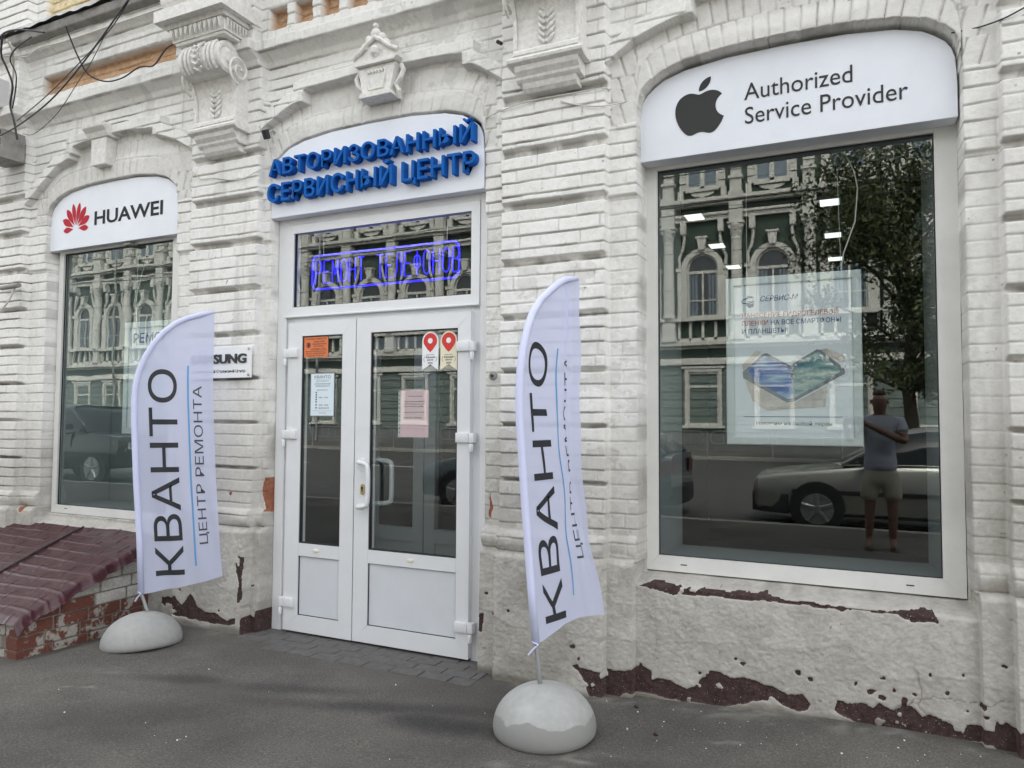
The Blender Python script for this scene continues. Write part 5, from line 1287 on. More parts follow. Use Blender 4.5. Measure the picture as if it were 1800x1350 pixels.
# far-left boxes
x, y, z = WP(-5, 190, -.12); t = empty('junction_box', (x, y, z), label='grey junction box with cables on the far left pier below the cornice', cat='junction box')
MB().box(-.13, .10, -.06, .10, -.02, .24).build('body', M['sign_side'], t, bevel=.01); MB().box(-.125, .095, -.066, -.06, -.01, .23).build('lid', M['stucco'], t, bevel=.004)
x, y, z = WP(8, 275, -.12); t = empty('meter_cabinet', (x, y, z), label='open dark steel cabinet full of wires at the far left', cat='cabinet')
mb = MB().box(-.16, .12, .0, .10, -.05, .20).box(-.16, -.15, -.10, 0, -.05, .20).box(.11, .12, -.10, 0, -.05, .20).box(-.15, .11, -.10, 0, .19, .20).box(-.15, .11, -.10, 0, -.05, -.04); mb.build('body', M['slab'], t, bevel=.003)
MB().box(-.149, .109, -.012, -.001, -.039, .189).build('inner_panel', M['black'], t)
mb = MB(); rr = random.Random(2)
for k in range(16):
    q = [(rr.uniform(-.14, .1), rr.uniform(-.1, -.02), rr.uniform(-.03, .18)) for _ in range(4)]; mb.tube(q, .006, 5)
mb.build('wiring', M['cable_w'], t); mb = MB()
for k in range(12):
    q = [(rr.uniform(-.14, .1), rr.uniform(-.14, -.05), rr.uniform(-.03, .18)) for _ in range(3)]; mb.tube(q, .008, 5)
mb.build('dark_wiring', M['cable_b'], t)
MB().box(-.15, .10, -.012, 0, -.24, 0, Matrix.Translation((.0, -.10, -.05)) @ Matrix.Rotation(R(-28), 4, 'X') @ Matrix.Rotation(R(18), 4, 'Y')).build('door', M['stucco'], t, bevel=.004)
# pebbles and flakes lying on the asphalt
mb = MB(); rr = random.Random(21)
for k in range(110):
    px, py = rr.uniform(40, 1780), rr.uniform(1150, 1345)
    gx, gy = pxg(px, py)
    if rr.random() < .6: gx, gy = rr.uniform(-1.4, .9), rr.uniform(-.5, -.02)
    if gy > -.06 or (gx+1.37)**2+(gy+.62)**2 < .09 or (gx+4.34)**2+(gy+.48)**2 < .09: continue
    s = rr.choice((.0015, .002, .002, .003, .0045)); z = float(gz(gx, gy)); n = len(mb.v)
    pts = [(gx+s*rr.uniform(.6, 1.3)*math.cos(a), gy+s*rr.uniform(.6, 1.3)*math.sin(a)) for a in [R(t) for t in (0, 75, 140, 220, 290)]]
    mb.prism_z(pts, z-.002, z+s*.8)
tag(mb.build('paint_flakes', M['white_vinyl']), kind='stuff', label='scattered white paint flakes and grit on the asphalt')
for (px, py, L_, lab) in ((1118, 1227, .018, 'dark dropping lying by the foot of the wall right of the flag'), (1152, 1277, .014, 'reddish brown leaf scrap on the asphalt')):
    gx, gy = pxg(px, py); z = float(gz(gx, gy))
    tag(MB().lathe([(.002, -L_), (.007, -L_*.6), (.009, 0), (.006, L_*.7), (.001, L_)], (gx, gy, z+.008), 10, Matrix.Rotation(R(80), 4, 'X') @ Matrix.Rotation(R(50), 4, 'Y')).build('debris', M['maroon'] if py > 1250 else M['black'], smooth=True), lab, 'debris')

# ------------------------------------------------------------------ across the street (seen in the window reflections)
M['green'] = patch_mat('dark green render', ((.035, .055, .043), (.055, .08, .064)), 2, .01, (.4, .6), .85, 20)
M['green_l'] = patch_mat('pale green rustication', ((.14, .175, .162), (.18, .215, .20)), 2, .01, (.4, .6), .85, 20)
M['trim'] = mat('white stucco trim', (.60, .59, .55), .8, noise=(4, .15))
M['base_grey'] = mat('grey plinth', (.16, .165, .16), .85, noise=(2, .2))
M['dglass'] = mat('dark window glass', (.03, .035, .04), .08, spec=.6)
M['bglass'] = mat('blue grey blind', (.16, .20, .24), .3)
M['gglass'] = mat('green blind', (.10, .15, .125), .3)
YF = -28.2
F2 = empty('green_townhouse', (-25, YF, 0), label='dark green townhouse across the street with white columns and arched windows', cat='building')
def fc(o, p=None): o.parent = p or F2; o.matrix_parent_inverse = Matrix.Translation((25, -YF, 0)) if p is None else Matrix.Identity(4); return o
X0, X1 = -58, 12
mb = MB(); mb.box(X0, X1, YF-8, YF, 3.9, 15.2); fc(mb.build('upper_wall', M['green']))
mb = MB(); mb.box(X0, X1, YF-8, YF+.04, .9, 3.9)
for k in range(8):
    mb.box(X0, X1, YF+.04, YF+.075, .95+k*.36, 1.26+k*.36)
fc(mb.build('ground_floor_wall', M['green_l']))
fc(MB().box(X0, X1, YF, YF+.16, .0, .9).build('plinth', M['base_grey']))
mb = MB()
for z0, z1, d in ((3.9, 4.05, .25), (4.05, 4.20, .15), (4.62, 4.75, .12), (4.75, 4.95, .34), (10.3, 10.5, .18), (10.5, 10.62, .28), (10.95, 11.08, .34), (11.08, 11.25, .5), (14.6, 14.8, .3), (14.8, 15.3, .7)):
    mb.box(X0, X1, YF, YF+d, z0, z1)
fc(mb.build('cornice', M['trim'], bevel=.02))
mb = MB().box(X0-.4, X1+.4, YF-8.4, YF+.75, 15.3, 15.4); fc(mb.build('roof', M['tin']))
def column(x):
    mb = MB()
    mb.box(x-.34, x+.34, YF, YF+.42, 4.95, 5.1); mb.box(x-.28, x+.28, YF, YF+.36, 5.1, 5.85); mb.box(x-.34, x+.34, YF, YF+.42, 5.85, 5.97)
    mb.lathe([(.27, 5.97), (.29, 6.05), (.25, 6.12), (.235, 6.3), (.24, 7.2), (.27, 7.22), (.27, 7.3), (.235, 7.32), (.215, 9.3), (.24, 9.33), (.21, 9.4), (.26, 9.6), (.24, 9.66), (.33, 9.9), (.3, 9.98)], (x, YF+.24, 0), 20)
    for s in (-1, 1):
        mb.lathe([(.03, -.06), (.085, -.05), (.09, .05), (.03, .06)], (x+s*.24, YF+.42, 9.88), 12, Matrix.Rotation(R(90), 4, 'X'))
        mb.lathe([(.02, -.04), (.055, 0), (.02, .04)], (x+s*.12, YF+.46, 9.62), 10)
    mb.lathe([(.02, -.05), (.07, 0), (.02, .05)], (x, YF+.49, 9.7), 10)
    mb.box(x-.36, x+.36, YF, YF+.55, 9.98, 10.06); mb.box(x-.28, x+.28, YF, YF+.42, 10.06, 10.95); mb.box(x-.3, x+.3, YF, YF+.5, 11.25, 11.4)
    mb.box(x-.24, x+.24, YF, YF+.36, 11.4, 12.0); mb.box(x-.3, x+.3, YF, YF+.44, 12.0, 12.12)
    for k in range(8): mb.box(x-.22, x+.22, YF, YF+.26+(.04 if k % 2 else 0), 12.12+k*.3, 12.40+k*.3)
    return mb.build('column', M['trim'])
def archpts(xc, hw, zs_, n=14): return [(xc+hw*math.cos(math.pi*k/n), zs_+hw*math.sin(math.pi*k/n)) for k in range(n+1)]
def ring(mb, xc, ro, ri, zs_, zb, y0, y1):
    n = 16
    for k in range(n):
        a, b = math.pi*k/n, math.pi*(k+1)/n
        mb.prism([(xc+ro*math.cos(a), zs_+ro*math.sin(a)), (xc+ro*math.cos(b), zs_+ro*math.sin(b)), (xc+ri*math.cos(b), zs_+ri*math.sin(b)), (xc+ri*math.cos(a), zs_+ri*math.sin(a))], y0, y1)
    for s in (-1, 1): mb.box(min(xc+s*ro, xc+s*ri), max(xc+s*ro, xc+s*ri), y0, y1, zb, zs_)
def bay(xc):
    # arched window of the main floor
    w = MB(); ring(w, xc, .92, .68, 8.17, 6.0, YF, YF+.2); w.prism([(xc-.13, 9.0), (xc+.13, 9.0), (xc+.2, 9.5), (xc-.2, 9.5)], YF+.01, YF+.34)
    w.box(xc-.26, xc+.26, YF, YF+.38, 9.5, 9.58)
    for s in (-1, 1):
        w.box(xc+s*1.0-.1, xc+s*1.0+.1, YF, YF+.16, 6.0, 8.1); w.box(xc+s*1.0-.16, xc+s*1.0+.16, YF, YF+.22, 8.1, 8.25)
        w.tube([(xc+s*1.0, YF+.1, 8.3), (xc+s*1.02, YF+.12, 8.7), (xc+s*.85, YF+.14, 9.1), (xc+s*.78, YF+.16, 9.5), (xc+s*.8, YF+.14, 9.9)], .07, 7)
        w.box(xc+s*.82-.12, xc+s*.82+.12, YF, YF+.3, 9.75, 10.3)
    w.box(xc-1.15, xc+1.15, YF, YF+.3, 5.85, 6.0)
    for dx in (-.55, .0, .55): w.box(xc+dx-.06, xc+dx+.06, YF, YF+.12, 5.0, 5.85)
    w.box(xc-1.1, xc-1.0, YF, YF+.12, 5.0, 5.85); w.box(xc+1.0, xc+1.1, YF, YF+.12, 5.0, 5.85); w.box(xc-1.1, xc+1.1, YF, YF+.12, 4.97, 5.1)
    o = fc(w.build('arched_window', M['trim']))
    g = MB(); g.prism([(xc+.67, 6.02), (xc+.67, 8.17)]+archpts(xc, .67, 8.17)[1:]+[(xc-.67, 6.02)], YF+.004, YF+.02); p = g.build('pane', M['dglass'], o)
    f = MB(); ring(f, xc, .67, .60, 8.17, 6.02, YF+.02, YF+.07); f.box(xc-.6, xc+.6, YF+.02, YF+.08, 7.98, 8.10); f.box(xc-.04, xc+.04, YF+.02, YF+.075, 6.02, 7.98); f.box(xc-.6, xc+.6, YF+.02, YF+.07, 6.75, 6.80); f.box(xc-.6, xc+.6, YF+.02, YF+.07, 6.02, 6.1)
    f.build('frame', M['trim'], o)
    f = MB()
    for k in range(9):
        x = xc-.58+k*.145
        if abs(x-xc) > .25: f.box(x-.05, x+.05, YF+.0201, YF+.03, 6.1, 7.95)
    f.build('curtain', M['bglass'], o)
    # ground floor window
    w = MB()
    for s in (-1, 1): w.box(min(xc+s*.8, xc+s*.66), max(xc+s*.8, xc+s*.66), YF+.04, YF+.18, 1.24, 3.6)
    w.box(xc-.8, xc+.8, YF+.04, YF+.18, 3.6, 3.75); w.box(xc-.9, xc+.9, YF+.04, YF+.3, 1.12, 1.24); w.box(xc-.95, xc+.95, YF+.04, YF+.22, 3.75, 3.84)
    o = fc(w.build('ground_floor_window', M['trim']))
    MB().box(xc-.66, xc+.66, YF+.045, YF+.05, 1.24, 3.6).build('pane', M['gglass'], o)
    f = MB(); f.box(xc-.66, xc-.6, YF+.05, YF+.12, 1.24, 3.6).box(xc+.6, xc+.66, YF+.05, YF+.12, 1.24, 3.6).box(xc-.6, xc+.6, YF+.05, YF+.12, 2.90, 3.0).box(xc-.6, xc+.6, YF+.05, YF+.12, 1.24, 1.34).box(xc-.6, xc+.6, YF+.05, YF+.12, 3.5, 3.6); f.build('frame', M['trim'], o)
    # top floor window
    w = MB()
    for s in (-1, 1):
        for k in range(7): w.box(min(xc+s*.72, xc+s*1.0), max(xc+s*.72, xc+s*1.0), YF, YF+.12+(.04 if k % 2 else 0), 11.75+k*.33, 12.04+k*.33)
        w.box(xc+s*.95-.12, xc+s*.95+.12, YF, YF+.2, 11.35, 11.75)
    w.box(xc-1.0, xc+1.0, YF, YF+.22, 14.05, 14.2)
    w.prism([(xc-.5, 11.55), (xc-.3, 11.45), (xc-.15, 11.45), (xc, 11.32), (xc+.15, 11.45), (xc+.3, 11.45), (xc+.5, 11.55), (xc+.5, 11.62), (xc-.5, 11.62)], YF, YF+.08)
    w.box(xc-.72, xc+.72, YF, YF+.16, 11.66, 11.78)
    o = fc(w.build('top_floor_window', M['trim']))
    MB().box(xc-.7, xc+.7, YF+.003, YF+.02, 11.78, 14.05).build('pane', M['bglass'], o)
    f = MB().box(xc-.72, xc-.6, YF+.02, YF+.09, 11.78, 14.05).box(xc+.6, xc+.72, YF+.02, YF+.09, 11.78, 14.05).box(xc-.1, xc+.1, YF+.02, YF+.09, 11.78, 14.05).box(xc-.6, xc+.6, YF+.02, YF+.09, 11.78, 11.9).box(xc-.6, xc+.6, YF+.02, YF+.09, 13.2, 13.3); f.build('frame', M['trim'], o)
first = True
for k in range(-17, 6):
    xc = -5.92+2.95*k
    if X0+1 < xc < X1-1:
        bay(xc)
        if X0+1 < xc-1.475: fc(column(xc-1.475))
mb = MB()
for x in (-27.0, -43.9): mb.tube([(x, YF+.25, .2), (x, YF+.25, 3.6), (x+.25, YF+.55, 4.3), (x+.25, YF+.55, 14.6)], .07, 8)
fc(mb.build('drainpipe', M['tin']))

# railings along the far kerb
for k in range(-17, 4):
    x = -3.78+2.3*k; r = empty('street_railing', (x, -23.35, .14), label='grey pedestrian railing panel along the far kerb', cat='railing', group='railing panels along the far kerb') if k == -17 else None
    if r is not None:
        rail0 = r
        MB().tube(rrect(-1.02, 1.02, .45, .93, .2, 0, 5), .028, 6, True).build('rail', M['chrome'], r)
        MB().tube([(-1.14, 0, 0), (-1.14, 0, .93)], .032, 8).build('post', M['chrome'], r)
        b_ = MB()
        for q in (-.55, -.18, .18, .55): b_.tube([(q, 0, .45), (q, 0, .93)], .014, 5)
        b_.tube([(-1.14, 0, .69), (-1.02, 0, .69)], .02, 5); b_.build('bars', M['chrome'], r)
    else:
        c_ = rail0.copy(); COL.objects.link(c_); c_.location = (x, -23.35, .14)
        for ch in [q for q in bpy.data.objects if q.parent == rail0]:
            d = ch.copy(); COL.objects.link(d); d.parent = c_

# overhead wires of the street
for k, (y, z, s, lab) in enumerate(((-9.5, 6.3, .10, 'nearest overhead street wire'), (-11.2, 6.1, .08, 'second overhead street wire from the near kerb'), (-14.0, 6.6, .15, 'overhead street wire above the road marking'), (-17.5, 6.4, .15, 'overhead street wire above the far lane'), (-20.0, 8.6, .3, 'high overhead wire near the far kerb'), (-12.5, 7.9, .2, 'high overhead wire above the middle of the road'))):
    tag(MB().tube([(x, y, z+s*math.sin(x*.2+k)) for x in range(-62, 22, 3)], .012, 5).build('overhead_wire', M['black']), lab, 'wire')

# tree on the far side
T = empty('street_tree', (1.5, -19.2, .1), label='leafy street tree with a dark crown across the road', cat='tree')
M['bark'] = mat('bark', (.07, .055, .04), .9, noise=(12, .3), bump=(30, .8, .02))
def leaf_mat():
    m = mat('leaf', (.055, .085, .022), .6); n = m.node_tree.nodes; l = m.node_tree.links
    g = n.new('ShaderNodeNewGeometry'); cr = n.new('ShaderNodeValToRGB'); e = cr.color_ramp.elements; e[0].color = (.016, .028, .008, 1); e[1].color = (.07, .09, .024, 1)
    l.new(g.outputs['Random Per Island'], cr.inputs[0]); l.new(cr.outputs[0], n['Principled BSDF'].inputs['Base Color']); return m
mb = MB(); rt = random.Random(4)
mb.tube([(0, 0, 0), (.05, .05, 1.2), (-.05, 0, 2.6), (.1, .05, 4), (.0, .1, 6), (.1, 0, 8.2)], [.22, .18, .16, .13, .09, .03], 10)
cl = []
for k in range(56):
    a = rt.uniform(0, 6.28); z = rt.uniform(2.1, 9.2); rr_ = rt.uniform(.8, 3.3)*math.sqrt(max(.1, 1-((z-5.6)/4.6)**2)); c = Vector((rr_*math.cos(a), rr_*.85*math.sin(a), z+rt.uniform(-.3, .3)))
    cl.append((c, rt.uniform(.55, 1.15))); z0 = max(2.2, z-1.6)
    mb.tube([(0, 0, z0), tuple(Vector((0, 0, z0)).lerp(c, .5)+Vector((0, 0, .25))), tuple(c)], [.06, .035, .01], 6)
tr = mb.build('trunk', M['bark'], T, smooth=True)
V = []; Fc = []
for c, r_c in cl:
    for q in range(int(620*r_c)):
        d = Vector((rt.gauss(0, 1), rt.gauss(0, 1), rt.gauss(0, .8))); d = d.normalized()*r_c*(rt.random()**.45)
        p = c+d; s = rt.uniform(.05, .10); u = Vector((rt.gauss(0, 1), rt.gauss(0, 1), rt.gauss(0, 1))).normalized(); w = u.cross(Vector((rt.gauss(0, 1), rt.gauss(0, 1), rt.gauss(0, 1)))).normalized()
        n0 = len(V); V += [tuple(p-u*s), tuple(p+w*s*.45), tuple(p+u*s), tuple(p-w*s*.45)]; Fc.append([n0, n0+1, n0+2, n0+3])
me = bpy.data.meshes.new('crown'); me.from_pydata(V, [], Fc); link_mesh('crown', me, leaf_mat(), T)

# ------------------------------------------------------------------ parked cars
def carpaint(name, c, met): return mat(name, c, .28, met, coat=.8)
M['tyre'] = mat('tyre rubber', (.015, .015, .016), .8); M['cglass'] = mat('car glass', (.012, .016, .018), .06, spec=.6); M['amber'] = mat('amber lens', (.75, .18, .02), .2, coat=.5)
M['lens'] = mat('headlight lens', (.55, .58, .6), .1, coat=.5); M['redlens'] = mat('red lens', (.10, .012, .012), .3, coat=.3); M['trimblack'] = mat('black trim', (.018, .018, .02), .5)
def car(x, y, rz, paint, top, bodyprof, roofprof, wb, label, name='parked_car', L=4.4, Wd=1.7, amber=True, tall=0):
    """local: nose at +x, bodyprof = list of (x, z_low, z_belt(hood/belt/deck), halfwidth)"""
    C_ = empty(name, (x, y, .03), rz, label=label, cat='car')
    rows = []
    for (px, zl, zb, hw) in bodyprof:
        sec = [(0, zl), (hw*.86, zl), (hw*.97, zl+.06), (hw, zl+.22), (hw+.008, (zl+zb)/2+.06), (hw-.004, (zl+zb)/2+.10), (hw*.97, zb-.07), (hw*.925, zb-.015), (hw*.84, zb+.004), (hw*.4, zb+.015), (0, zb+.02)]
        rows.append([(px, s*a, b) for s, (a, b) in [(-1, q) for q in sec]+[(1, q) for q in sec[::-1]]])
    body = MB(); body.grid(rows)
    for rw in (rows[0], rows[-1]):
        n = len(body.v); body.v += rw; body.f.append([n+i for i in range(len(rw))])
    bo = body.build('body', paint, C_, smooth=.5)
    # greenhouse
    rows = []
    for (px, zb, zt, hb, ht) in roofprof:
        rows.append([(px, -hb, zb), (px, -(hb+ht)/2-.01, (zb+zt)/2), (px, -ht, zt-.05), (px, -ht+.08, zt-.01), (px, 0, zt), (px, ht-.08, zt-.01), (px, ht, zt-.05), (px, (hb+ht)/2+.01, (zb+zt)/2), (px, hb, zb)])
    MB().grid(rows).build('window_glass', M['cglass'], C_, smooth=.8)
    # roof skin and pillars
    rp = [r for r in roofprof if r[2] > max(q[2] for q in roofprof)-.10]
    rf = MB(); rf.grid([[(px, -ht-.006, zt-.06), (px, -ht+.06, zt+.004), (px, 0, zt+.018), (px, ht-.06, zt+.004), (px, ht+.006, zt-.06)] for (px, zb, zt, hb, ht) in rp]); rf.build('roof', paint, C_, smooth=True)
    pl = MB(); f0, f1 = roofprof[0], rp[0]; b0, b1 = roofprof[-1], rp[-1]
    for s in (-1, 1):
        for a, b in ((f0, f1), (b0, b1)): pl.tube([(a[0], s*a[3], a[1]), ((a[0]+b[0])/2, s*((a[3]+b[4])/2+.01), (a[2]+b[2])/2-.02), (b[0], s*b[4], b[2]-.04)], .035, 6)
        xm = (f1[0]+b1[0])/2-.1; pl.tube([(xm, s*(f0[3]+.015), f0[1]), (xm-.02, s*(f1[4]+.012), f1[2]-.05)], .035, 6)
        pl.tube([(r[0], s*(r[3]+.012), r[1]+.005) for r in roofprof], .014, 5)
    pl.build('pillars', paint, C_, smooth=True)
    tr_ = MB(); xf, xr = bodyprof[0][0], bodyprof[-1][0]; hw = max(b[3] for b in bodyprof)
    zl = min(b[1] for b in bodyprof)
    for xx, sg in ((xf, 1), (xr, -1)):
        hwx = bodyprof[0][3] if sg > 0 else bodyprof[-1][3]
        tr_.prism_z([(xx+sg*.05, -hwx*.8), (xx+sg*.10, 0), (xx+sg*.05, hwx*.8), (xx-sg*.12, hwx+.05), (xx-sg*.45, hw+.012), (xx-sg*.45, -hw-.012), (xx-sg*.12, -hwx-.05)], zl+.02+tall*.1, zl+.28+tall*.1)
    for s in (-1, 1): tr_.box(xr+.5, xf-.5, min(s*hw, s*(hw+.012)), max(s*hw, s*(hw+.012)), .50+tall*.15, .56+tall*.15)
    tr_.build('bumper_trim', M['trimblack'], C_, bevel=.015)
    for i, wx in enumerate(wb):
        for s in (-1, 1):
            wr = .305+tall*.06; cy = s*(hw-.09)
            w = MB().lathe([(wr*.62, -.10), (wr*.9, -.10), (wr, -.07), (wr, .07), (wr*.9, .10), (wr*.62, .10)], (wx, cy, wr), 32, Matrix.Rotation(R(90), 4, 'X')).build('wheel', M['tyre'], C_, smooth=.6)
            rm = MB(); rm.lathe([(wr*.64, -.006), (wr*.68, -.006), (wr*.68, .006), (wr*.64, .006)], (wx, cy+s*.104, wr), 32, Matrix.Rotation(R(90), 4, 'X'))
            rm.lathe([(.03, -.02), (.055, -.015), (.055, .02), (.03, .02)], (wx, cy+s*.112, wr), 16, Matrix.Rotation(R(90), 4, 'X'))
            for k in range(5):
                a = k*2*math.pi/5+.3; rm.tube([(wx+.03*math.cos(a), cy+s*.112, wr+.03*math.sin(a)), (wx+wr*.66*math.cos(a), cy+s*.106, wr+wr*.66*math.sin(a))], [.036, .026], 6)
            rm.build('rim', M['chrome'], w)
            MB().lathe([(.001, 0), (wr+.04, 0), (wr+.04, .012), (.001, .012)], (wx, s*(hw-.004)-.006, wr+.02), 30, Matrix.Rotation(R(90), 4, 'X')).build('wheel_arch', M['trimblack'], C_)
    hl = MB(); am = MB(); rl = MB(); bf = bodyprof[0]; br = bodyprof[-1]
    for s in (-1, 1):
        hl.prism_z([(bf[0]+.01, s*bf[3]*.45), (bf[0]+.03, s*bf[3]*.45), (bf[0]+.02, s*bf[3]*.84), (bf[0]-.01, s*bf[3]*.84)], bf[2]-.20, bf[2]-.05)
        am.prism_z([(bf[0]+.022, s*bf[3]*.86), (bf[0]-.03, s*(bf[3]+.018)), (bf[0]-.20, s*(bodyprof[1][3]+.006)), (bf[0]-.12, s*bf[3]*.8)], bf[2]-.20, bf[2]-.05)
        rl.prism_z([(br[0]-.025, s*br[3]*.5), (br[0]-.02, s*br[3]*.9), (br[0]+.04, s*(br[3]+.015)), (br[0]+.16, s*(bodyprof[-2][3]+.004)), (br[0]+.1, s*br[3]*.7)], br[2]-.28, br[2]-.08)
    hl.build('headlight', M['lens'], C_); am.build('indicator', M['amber'] if amber else M['lens'], C_); rl.build('tail_light', M['redlens'], C_)
    dh = MB()
    for s in (-1, 1):
        dh.box(-.45, -.28, min(s*(hw-.01), s*(hw+.02)), max(s*(hw-.01), s*(hw+.02)), .78+tall*.3, .82+tall*.3); dh.box(.75, .755, min(s*hw*.9, s*(hw+.004)), max(s*hw*.9, s*(hw+.004)), .35, .9+tall*.2); dh.box(-.36, -.355, min(s*hw*.9, s*(hw+.004)), max(s*hw*.9, s*(hw+.004)), .35, .9+tall*.2)
        dh.lathe([(.02, -.08), (.07, -.05), (.07, .03), (.03, .06)], (.78, s*(hw+.09), .98+tall*.28), 12)
    dh.build('door_trim', M['trimblack'], C_)
    return C_
sed_b = [(2.17, .30, .67, .70), (2.12, .26, .72, .78), (1.85, .22, .77, .83), (1.3, .2, .83, .85), (.85, .2, .88, .855), (0, .2, .90, .85), (-.9, .2, .90, .85), (-1.4, .22, .91, .84), (-1.95, .28, .90, .80), (-2.15, .34, .84, .72)]
sed_r = [(1.05, .885, .90, .74, .72), (.72, .89, 1.10, .76, .66), (.32, .90, 1.34, .77, .57), (.05, .90, 1.385, .77, .56), (-.5, .90, 1.39, .77, .56), (-.95, .90, 1.34, .77, .56), (-1.3, .90, 1.13, .76, .64), (-1.55, .905, .93, .74, .70)]
car(.92, -6.92, math.pi, carpaint('champagne paint', (.42, .415, .395), .75), 0, sed_b, sed_r, (1.36, -1.25), 'champagne grey saloon car parked behind the mirrored person in the big window')
hat_b = [(2.10, .30, .62, .62), (2.0, .26, .70, .76), (1.7, .22, .78, .82), (1.2, .2, .88, .845), (.8, .2, .93, .85), (0, .2, .95, .85), (-.9, .2, .97, .85), (-1.5, .24, .98, .82), (-2.05, .32, .95, .76)]
hat_r = [(1.05, .92, .94, .76, .73), (.55, .94, 1.25, .77, .63), (.2, .95, 1.43, .77, .58), (-.6, .96, 1.46, .77, .57), (-1.3, .97, 1.42, .77, .57), (-1.7, .97, 1.22, .76, .64), (-1.95, .97, 1.0, .74, .70)]
car(-4.45, -6.9, math.pi, carpaint('slate blue paint', (.10, .125, .14), .4), 0, hat_b, hat_r, (1.28, -1.25), 'slate blue hatchback parked at the kerb behind the saloon, mirrored in the door', amber=False)
suv_b = [(2.2, .42, .98, .70), (2.12, .38, 1.04, .84), (1.7, .34, 1.09, .90), (1.1, .32, 1.12, .92), (0, .32, 1.13, .92), (-1.2, .32, 1.14, .92), (-2.1, .36, 1.14, .90), (-2.3, .42, 1.10, .84)]
suv_r = [(1.15, 1.11, 1.14, .84, .80), (.8, 1.12, 1.5, .85, .76), (.5, 1.12, 1.70, .85, .72), (-.6, 1.13, 1.74, .85, .72), (-1.9, 1.14, 1.72, .85, .72), (-2.2, 1.14, 1.5, .85, .78), (-2.27, 1.14, 1.2, .84, .82)]
car(-16.2, -7.0, 0, carpaint('black paint', (.012, .013, .015), .2), 0, suv_b, suv_r, (1.45, -1.4), 'black boxy off-roader parked at the kerb, mirrored in the left window', amber=False, tall=1)

# ------------------------------------------------------------------ the photographer, seen only as a reflection
M['skin'] = mat('skin', (.22, .115, .085), .55); M['shirt'] = mat('pale shirt', (.42, .45, .55), .85, noise=(8, .12)); M['shorts'] = mat('beige shorts', (.40, .37, .31), .85, noise=(8, .12)); M['hair'] = mat('short hair', (.09, .06, .05), .8)
PX, PY, PZ = .27, -4.36, .135
Pn = empty('person', (PX, PY, PZ), label='person in pale polo shirt and beige shorts holding up a phone, mirrored in glass', cat='person')
def make_skin(name, verts, edges, mt, parent, sub=2, root=0):
    me = bpy.data.meshes.new(name); me.from_pydata([v[0] for v in verts], edges, [])
    bm = bmesh.new(); bm.from_mesh(me); ly = bm.verts.layers.skin.verify(); bm.verts.ensure_lookup_table()
    for i, v in enumerate(verts):
        r_v = v[1] if isinstance(v[1], tuple) else (v[1], v[1]); bm.verts[i][ly].radius = r_v; bm.verts[i][ly].use_root = (i == root)
    bm.to_mesh(me); bm.free(); o = bpy.data.objects.new(name, me); COL.objects.link(o)
    md = o.modifiers.new('skin', 'SKIN'); md.use_smooth_shade = True; s = o.modifiers.new('sub', 'SUBSURF'); s.levels = sub; s.render_levels = sub
    dg = bpy.context.evaluated_depsgraph_get(); m2 = bpy.data.meshes.new_from_object(o.evaluated_get(dg)); bpy.data.objects.remove(o); m2.name = name
    m2.materials.clear(); return link_mesh(name, m2, mt, parent, True)
# local frame: x to the right of the picture, facing +y (the shop); hands at about (-.27, .36, 1.38)
hx, hy, hz_ = -.27, .33, 1.375
Vb = [((0, 0, .88), .105), ((0, 0, 1.02), .11), ((0, 0, 1.2), (.15, .11)), ((0, -.01, 1.36), (.13, .10)), ((0, 0, 1.45), .055), ((0, .03, 1.53), .075), ((0, .04, 1.60), (.082, .095)), ((0, .03, 1.66), .065),
      ((-.09, 0, .78), .08), ((-.11, .02, .46), .058), ((-.12, -.02, .10), .04), ((-.12, .06, .04), (.045, .03)), ((-.13, .16, .03), (.04, .02)),
      ((.09, 0, .78), .08), ((.11, .02, .46), .058), ((.11, -.02, .10), .04), ((.11, .06, .04), (.045, .03)), ((.12, .16, .03), (.04, .02)),
      ((-.19, 0, 1.36), .055), ((-.30, .08, 1.16), .042), ((hx-.07, hy-.06, hz_-.03), .027), ((hx-.075, hy-.01, hz_-.01), (.022, .035)),
      ((.19, 0, 1.36), .055), ((.24, .12, 1.15), .042), ((hx+.12, hy-.08, hz_-.02), .027), ((hx+.085, hy-.02, hz_), (.022, .035))]
Eb = [(0, 1), (1, 2), (2, 3), (3, 4), (4, 5), (5, 6), (6, 7), (0, 8), (8, 9), (9, 10), (10, 11), (11, 12), (0, 13), (13, 14), (14, 15), (15, 16), (16, 17), (3, 18), (18, 19), (19, 20), (20, 21), (3, 22), (22, 23), (23, 24), (24, 25)]
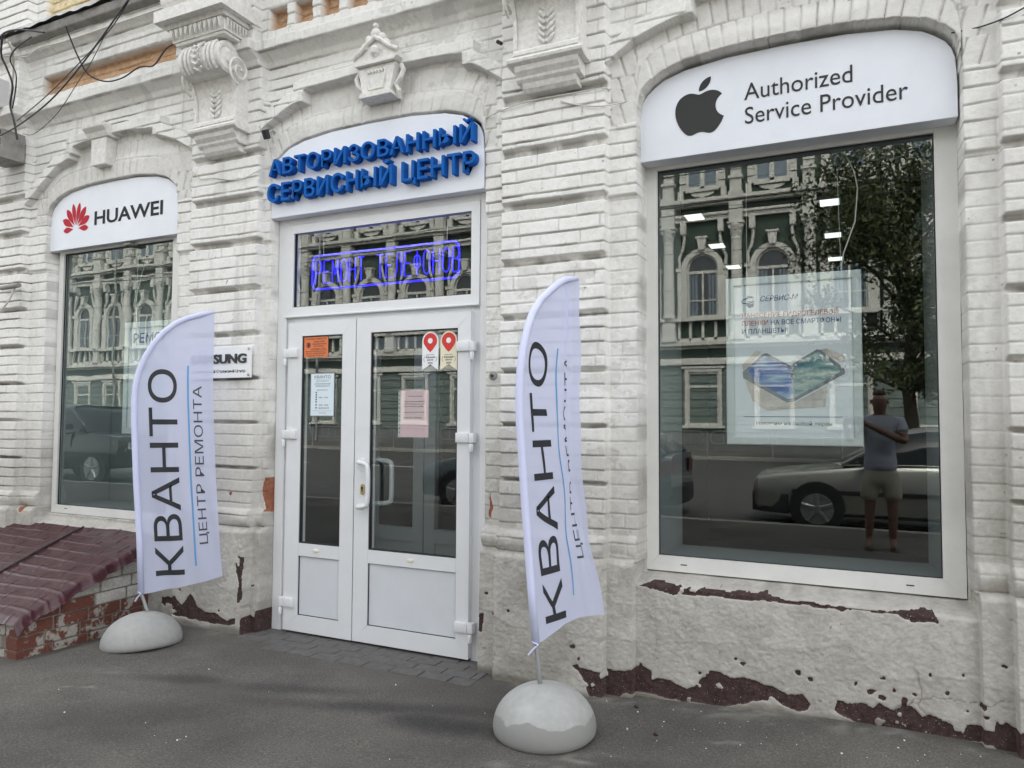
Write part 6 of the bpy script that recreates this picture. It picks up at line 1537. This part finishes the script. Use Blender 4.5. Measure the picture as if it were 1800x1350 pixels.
# five fingers per hand, closing on the phone's edges
for hand, s in ((21, -1), (25, 1)):
    hxx, hyy, hzz = Vb[hand][0]
    for k in range(4):
        n = len(Vb); z = hzz+.03-.02*k; ln = (.9, 1, .95, .75)[k]
        Vb += [((hxx-s*.012, hyy+.03*ln, z), .0085), ((hxx-s*.028, hyy+.045*ln, z-.003), .008)]; Eb += [(hand, n), (n, n+1)]
    n = len(Vb); Vb += [((hxx-s*.015, hyy-.01, hzz+.045), .010), ((hxx-s*.035, hyy+.004, hzz+.05), .009)]; Eb += [(hand, n), (n, n+1)]
make_skin('body', Vb, Eb, M['skin'], Pn)
sh = [((0, 0, .80), (.19, .14)), ((0, 0, .93), (.18, .135)), ((0, 0, 1.08), (.15, .12)), ((0, 0, 1.24), (.17, .125)), ((0, -.01, 1.37), (.15, .115)), ((0, 0, 1.43), .075), ((-.19, 0, 1.37), .075), ((-.265, .05, 1.24), .066), ((.19, 0, 1.37), .075), ((.222, .07, 1.24), .066)]
make_skin('shirt', sh, [(0, 1), (1, 2), (2, 3), (3, 4), (4, 5), (4, 6), (6, 7), (4, 8), (8, 9)], M['shirt'], Pn)
st_ = [((0, 0, .93), (.155, .115)), ((0, 0, .86), (.15, .12)), ((-.10, .01, .72), .105), ((-.12, .02, .50), .098), ((.10, .01, .72), .105), ((.12, .02, .50), .098)]
make_skin('shorts', st_, [(0, 1), (1, 2), (2, 3), (1, 4), (4, 5)], M['shorts'], Pn)
MB().lathe([(.066, -.01), (.067, .012), (.055, .034), (.032, .046), (.002, .051)], (0, .012, 1.668), 24).build('hair', M['hair'], Pn, smooth=True)
mb = MB(); mb.lathe([(.001, -.02), (.011, -.012), (.009, .012), (.001, .02)], (0, .135, 1.575), 10)
for s in (-1, 1): mb.lathe([(.001, -.03), (.012, -.02), (.014, .015), (.001, .03)], (s*.080, .03, 1.585), 10)
mb.build('nose_and_ears', M['skin'], Pn, smooth=True)
mb = MB()
for s in (-1, 1): mb.box(s*.032-.012, s*.032+.012, .120, .129, 1.602, 1.610)
mb.box(-.024, .024, .118, .127, 1.538, 1.544); mb.build('eyes_and_mouth', M['hair'], Pn)
for s in (-1, 1): MB().prism_z([(s*.12-.045, -.07), (s*.12+.045, -.07), (s*.125+.05, .12), (s*.125, .21), (s*.125-.05, .12)], -.004, .018).build('sandal', M['black'], Pn, bevel=.004)
Ph = empty('phone', (PX+hx, PY+hy+.03, PZ+hz_-.0), label='dark phone held sideways in both hands of the mirrored person', cat='phone')
MB().box(-.078, .078, -.005, .004, -.037, .037).build('body', M['black'], Ph, bevel=.004)
MB().lathe([(.008, 0), (.008, .003)], (.06, .0075, .02), 14, Matrix.Rotation(R(90), 4, 'X')).lathe([(.008, 0), (.008, .003)], (.04, .0075, .02), 14, Matrix.Rotation(R(90), 4, 'X')).build('lens', M['chrome'], Ph)
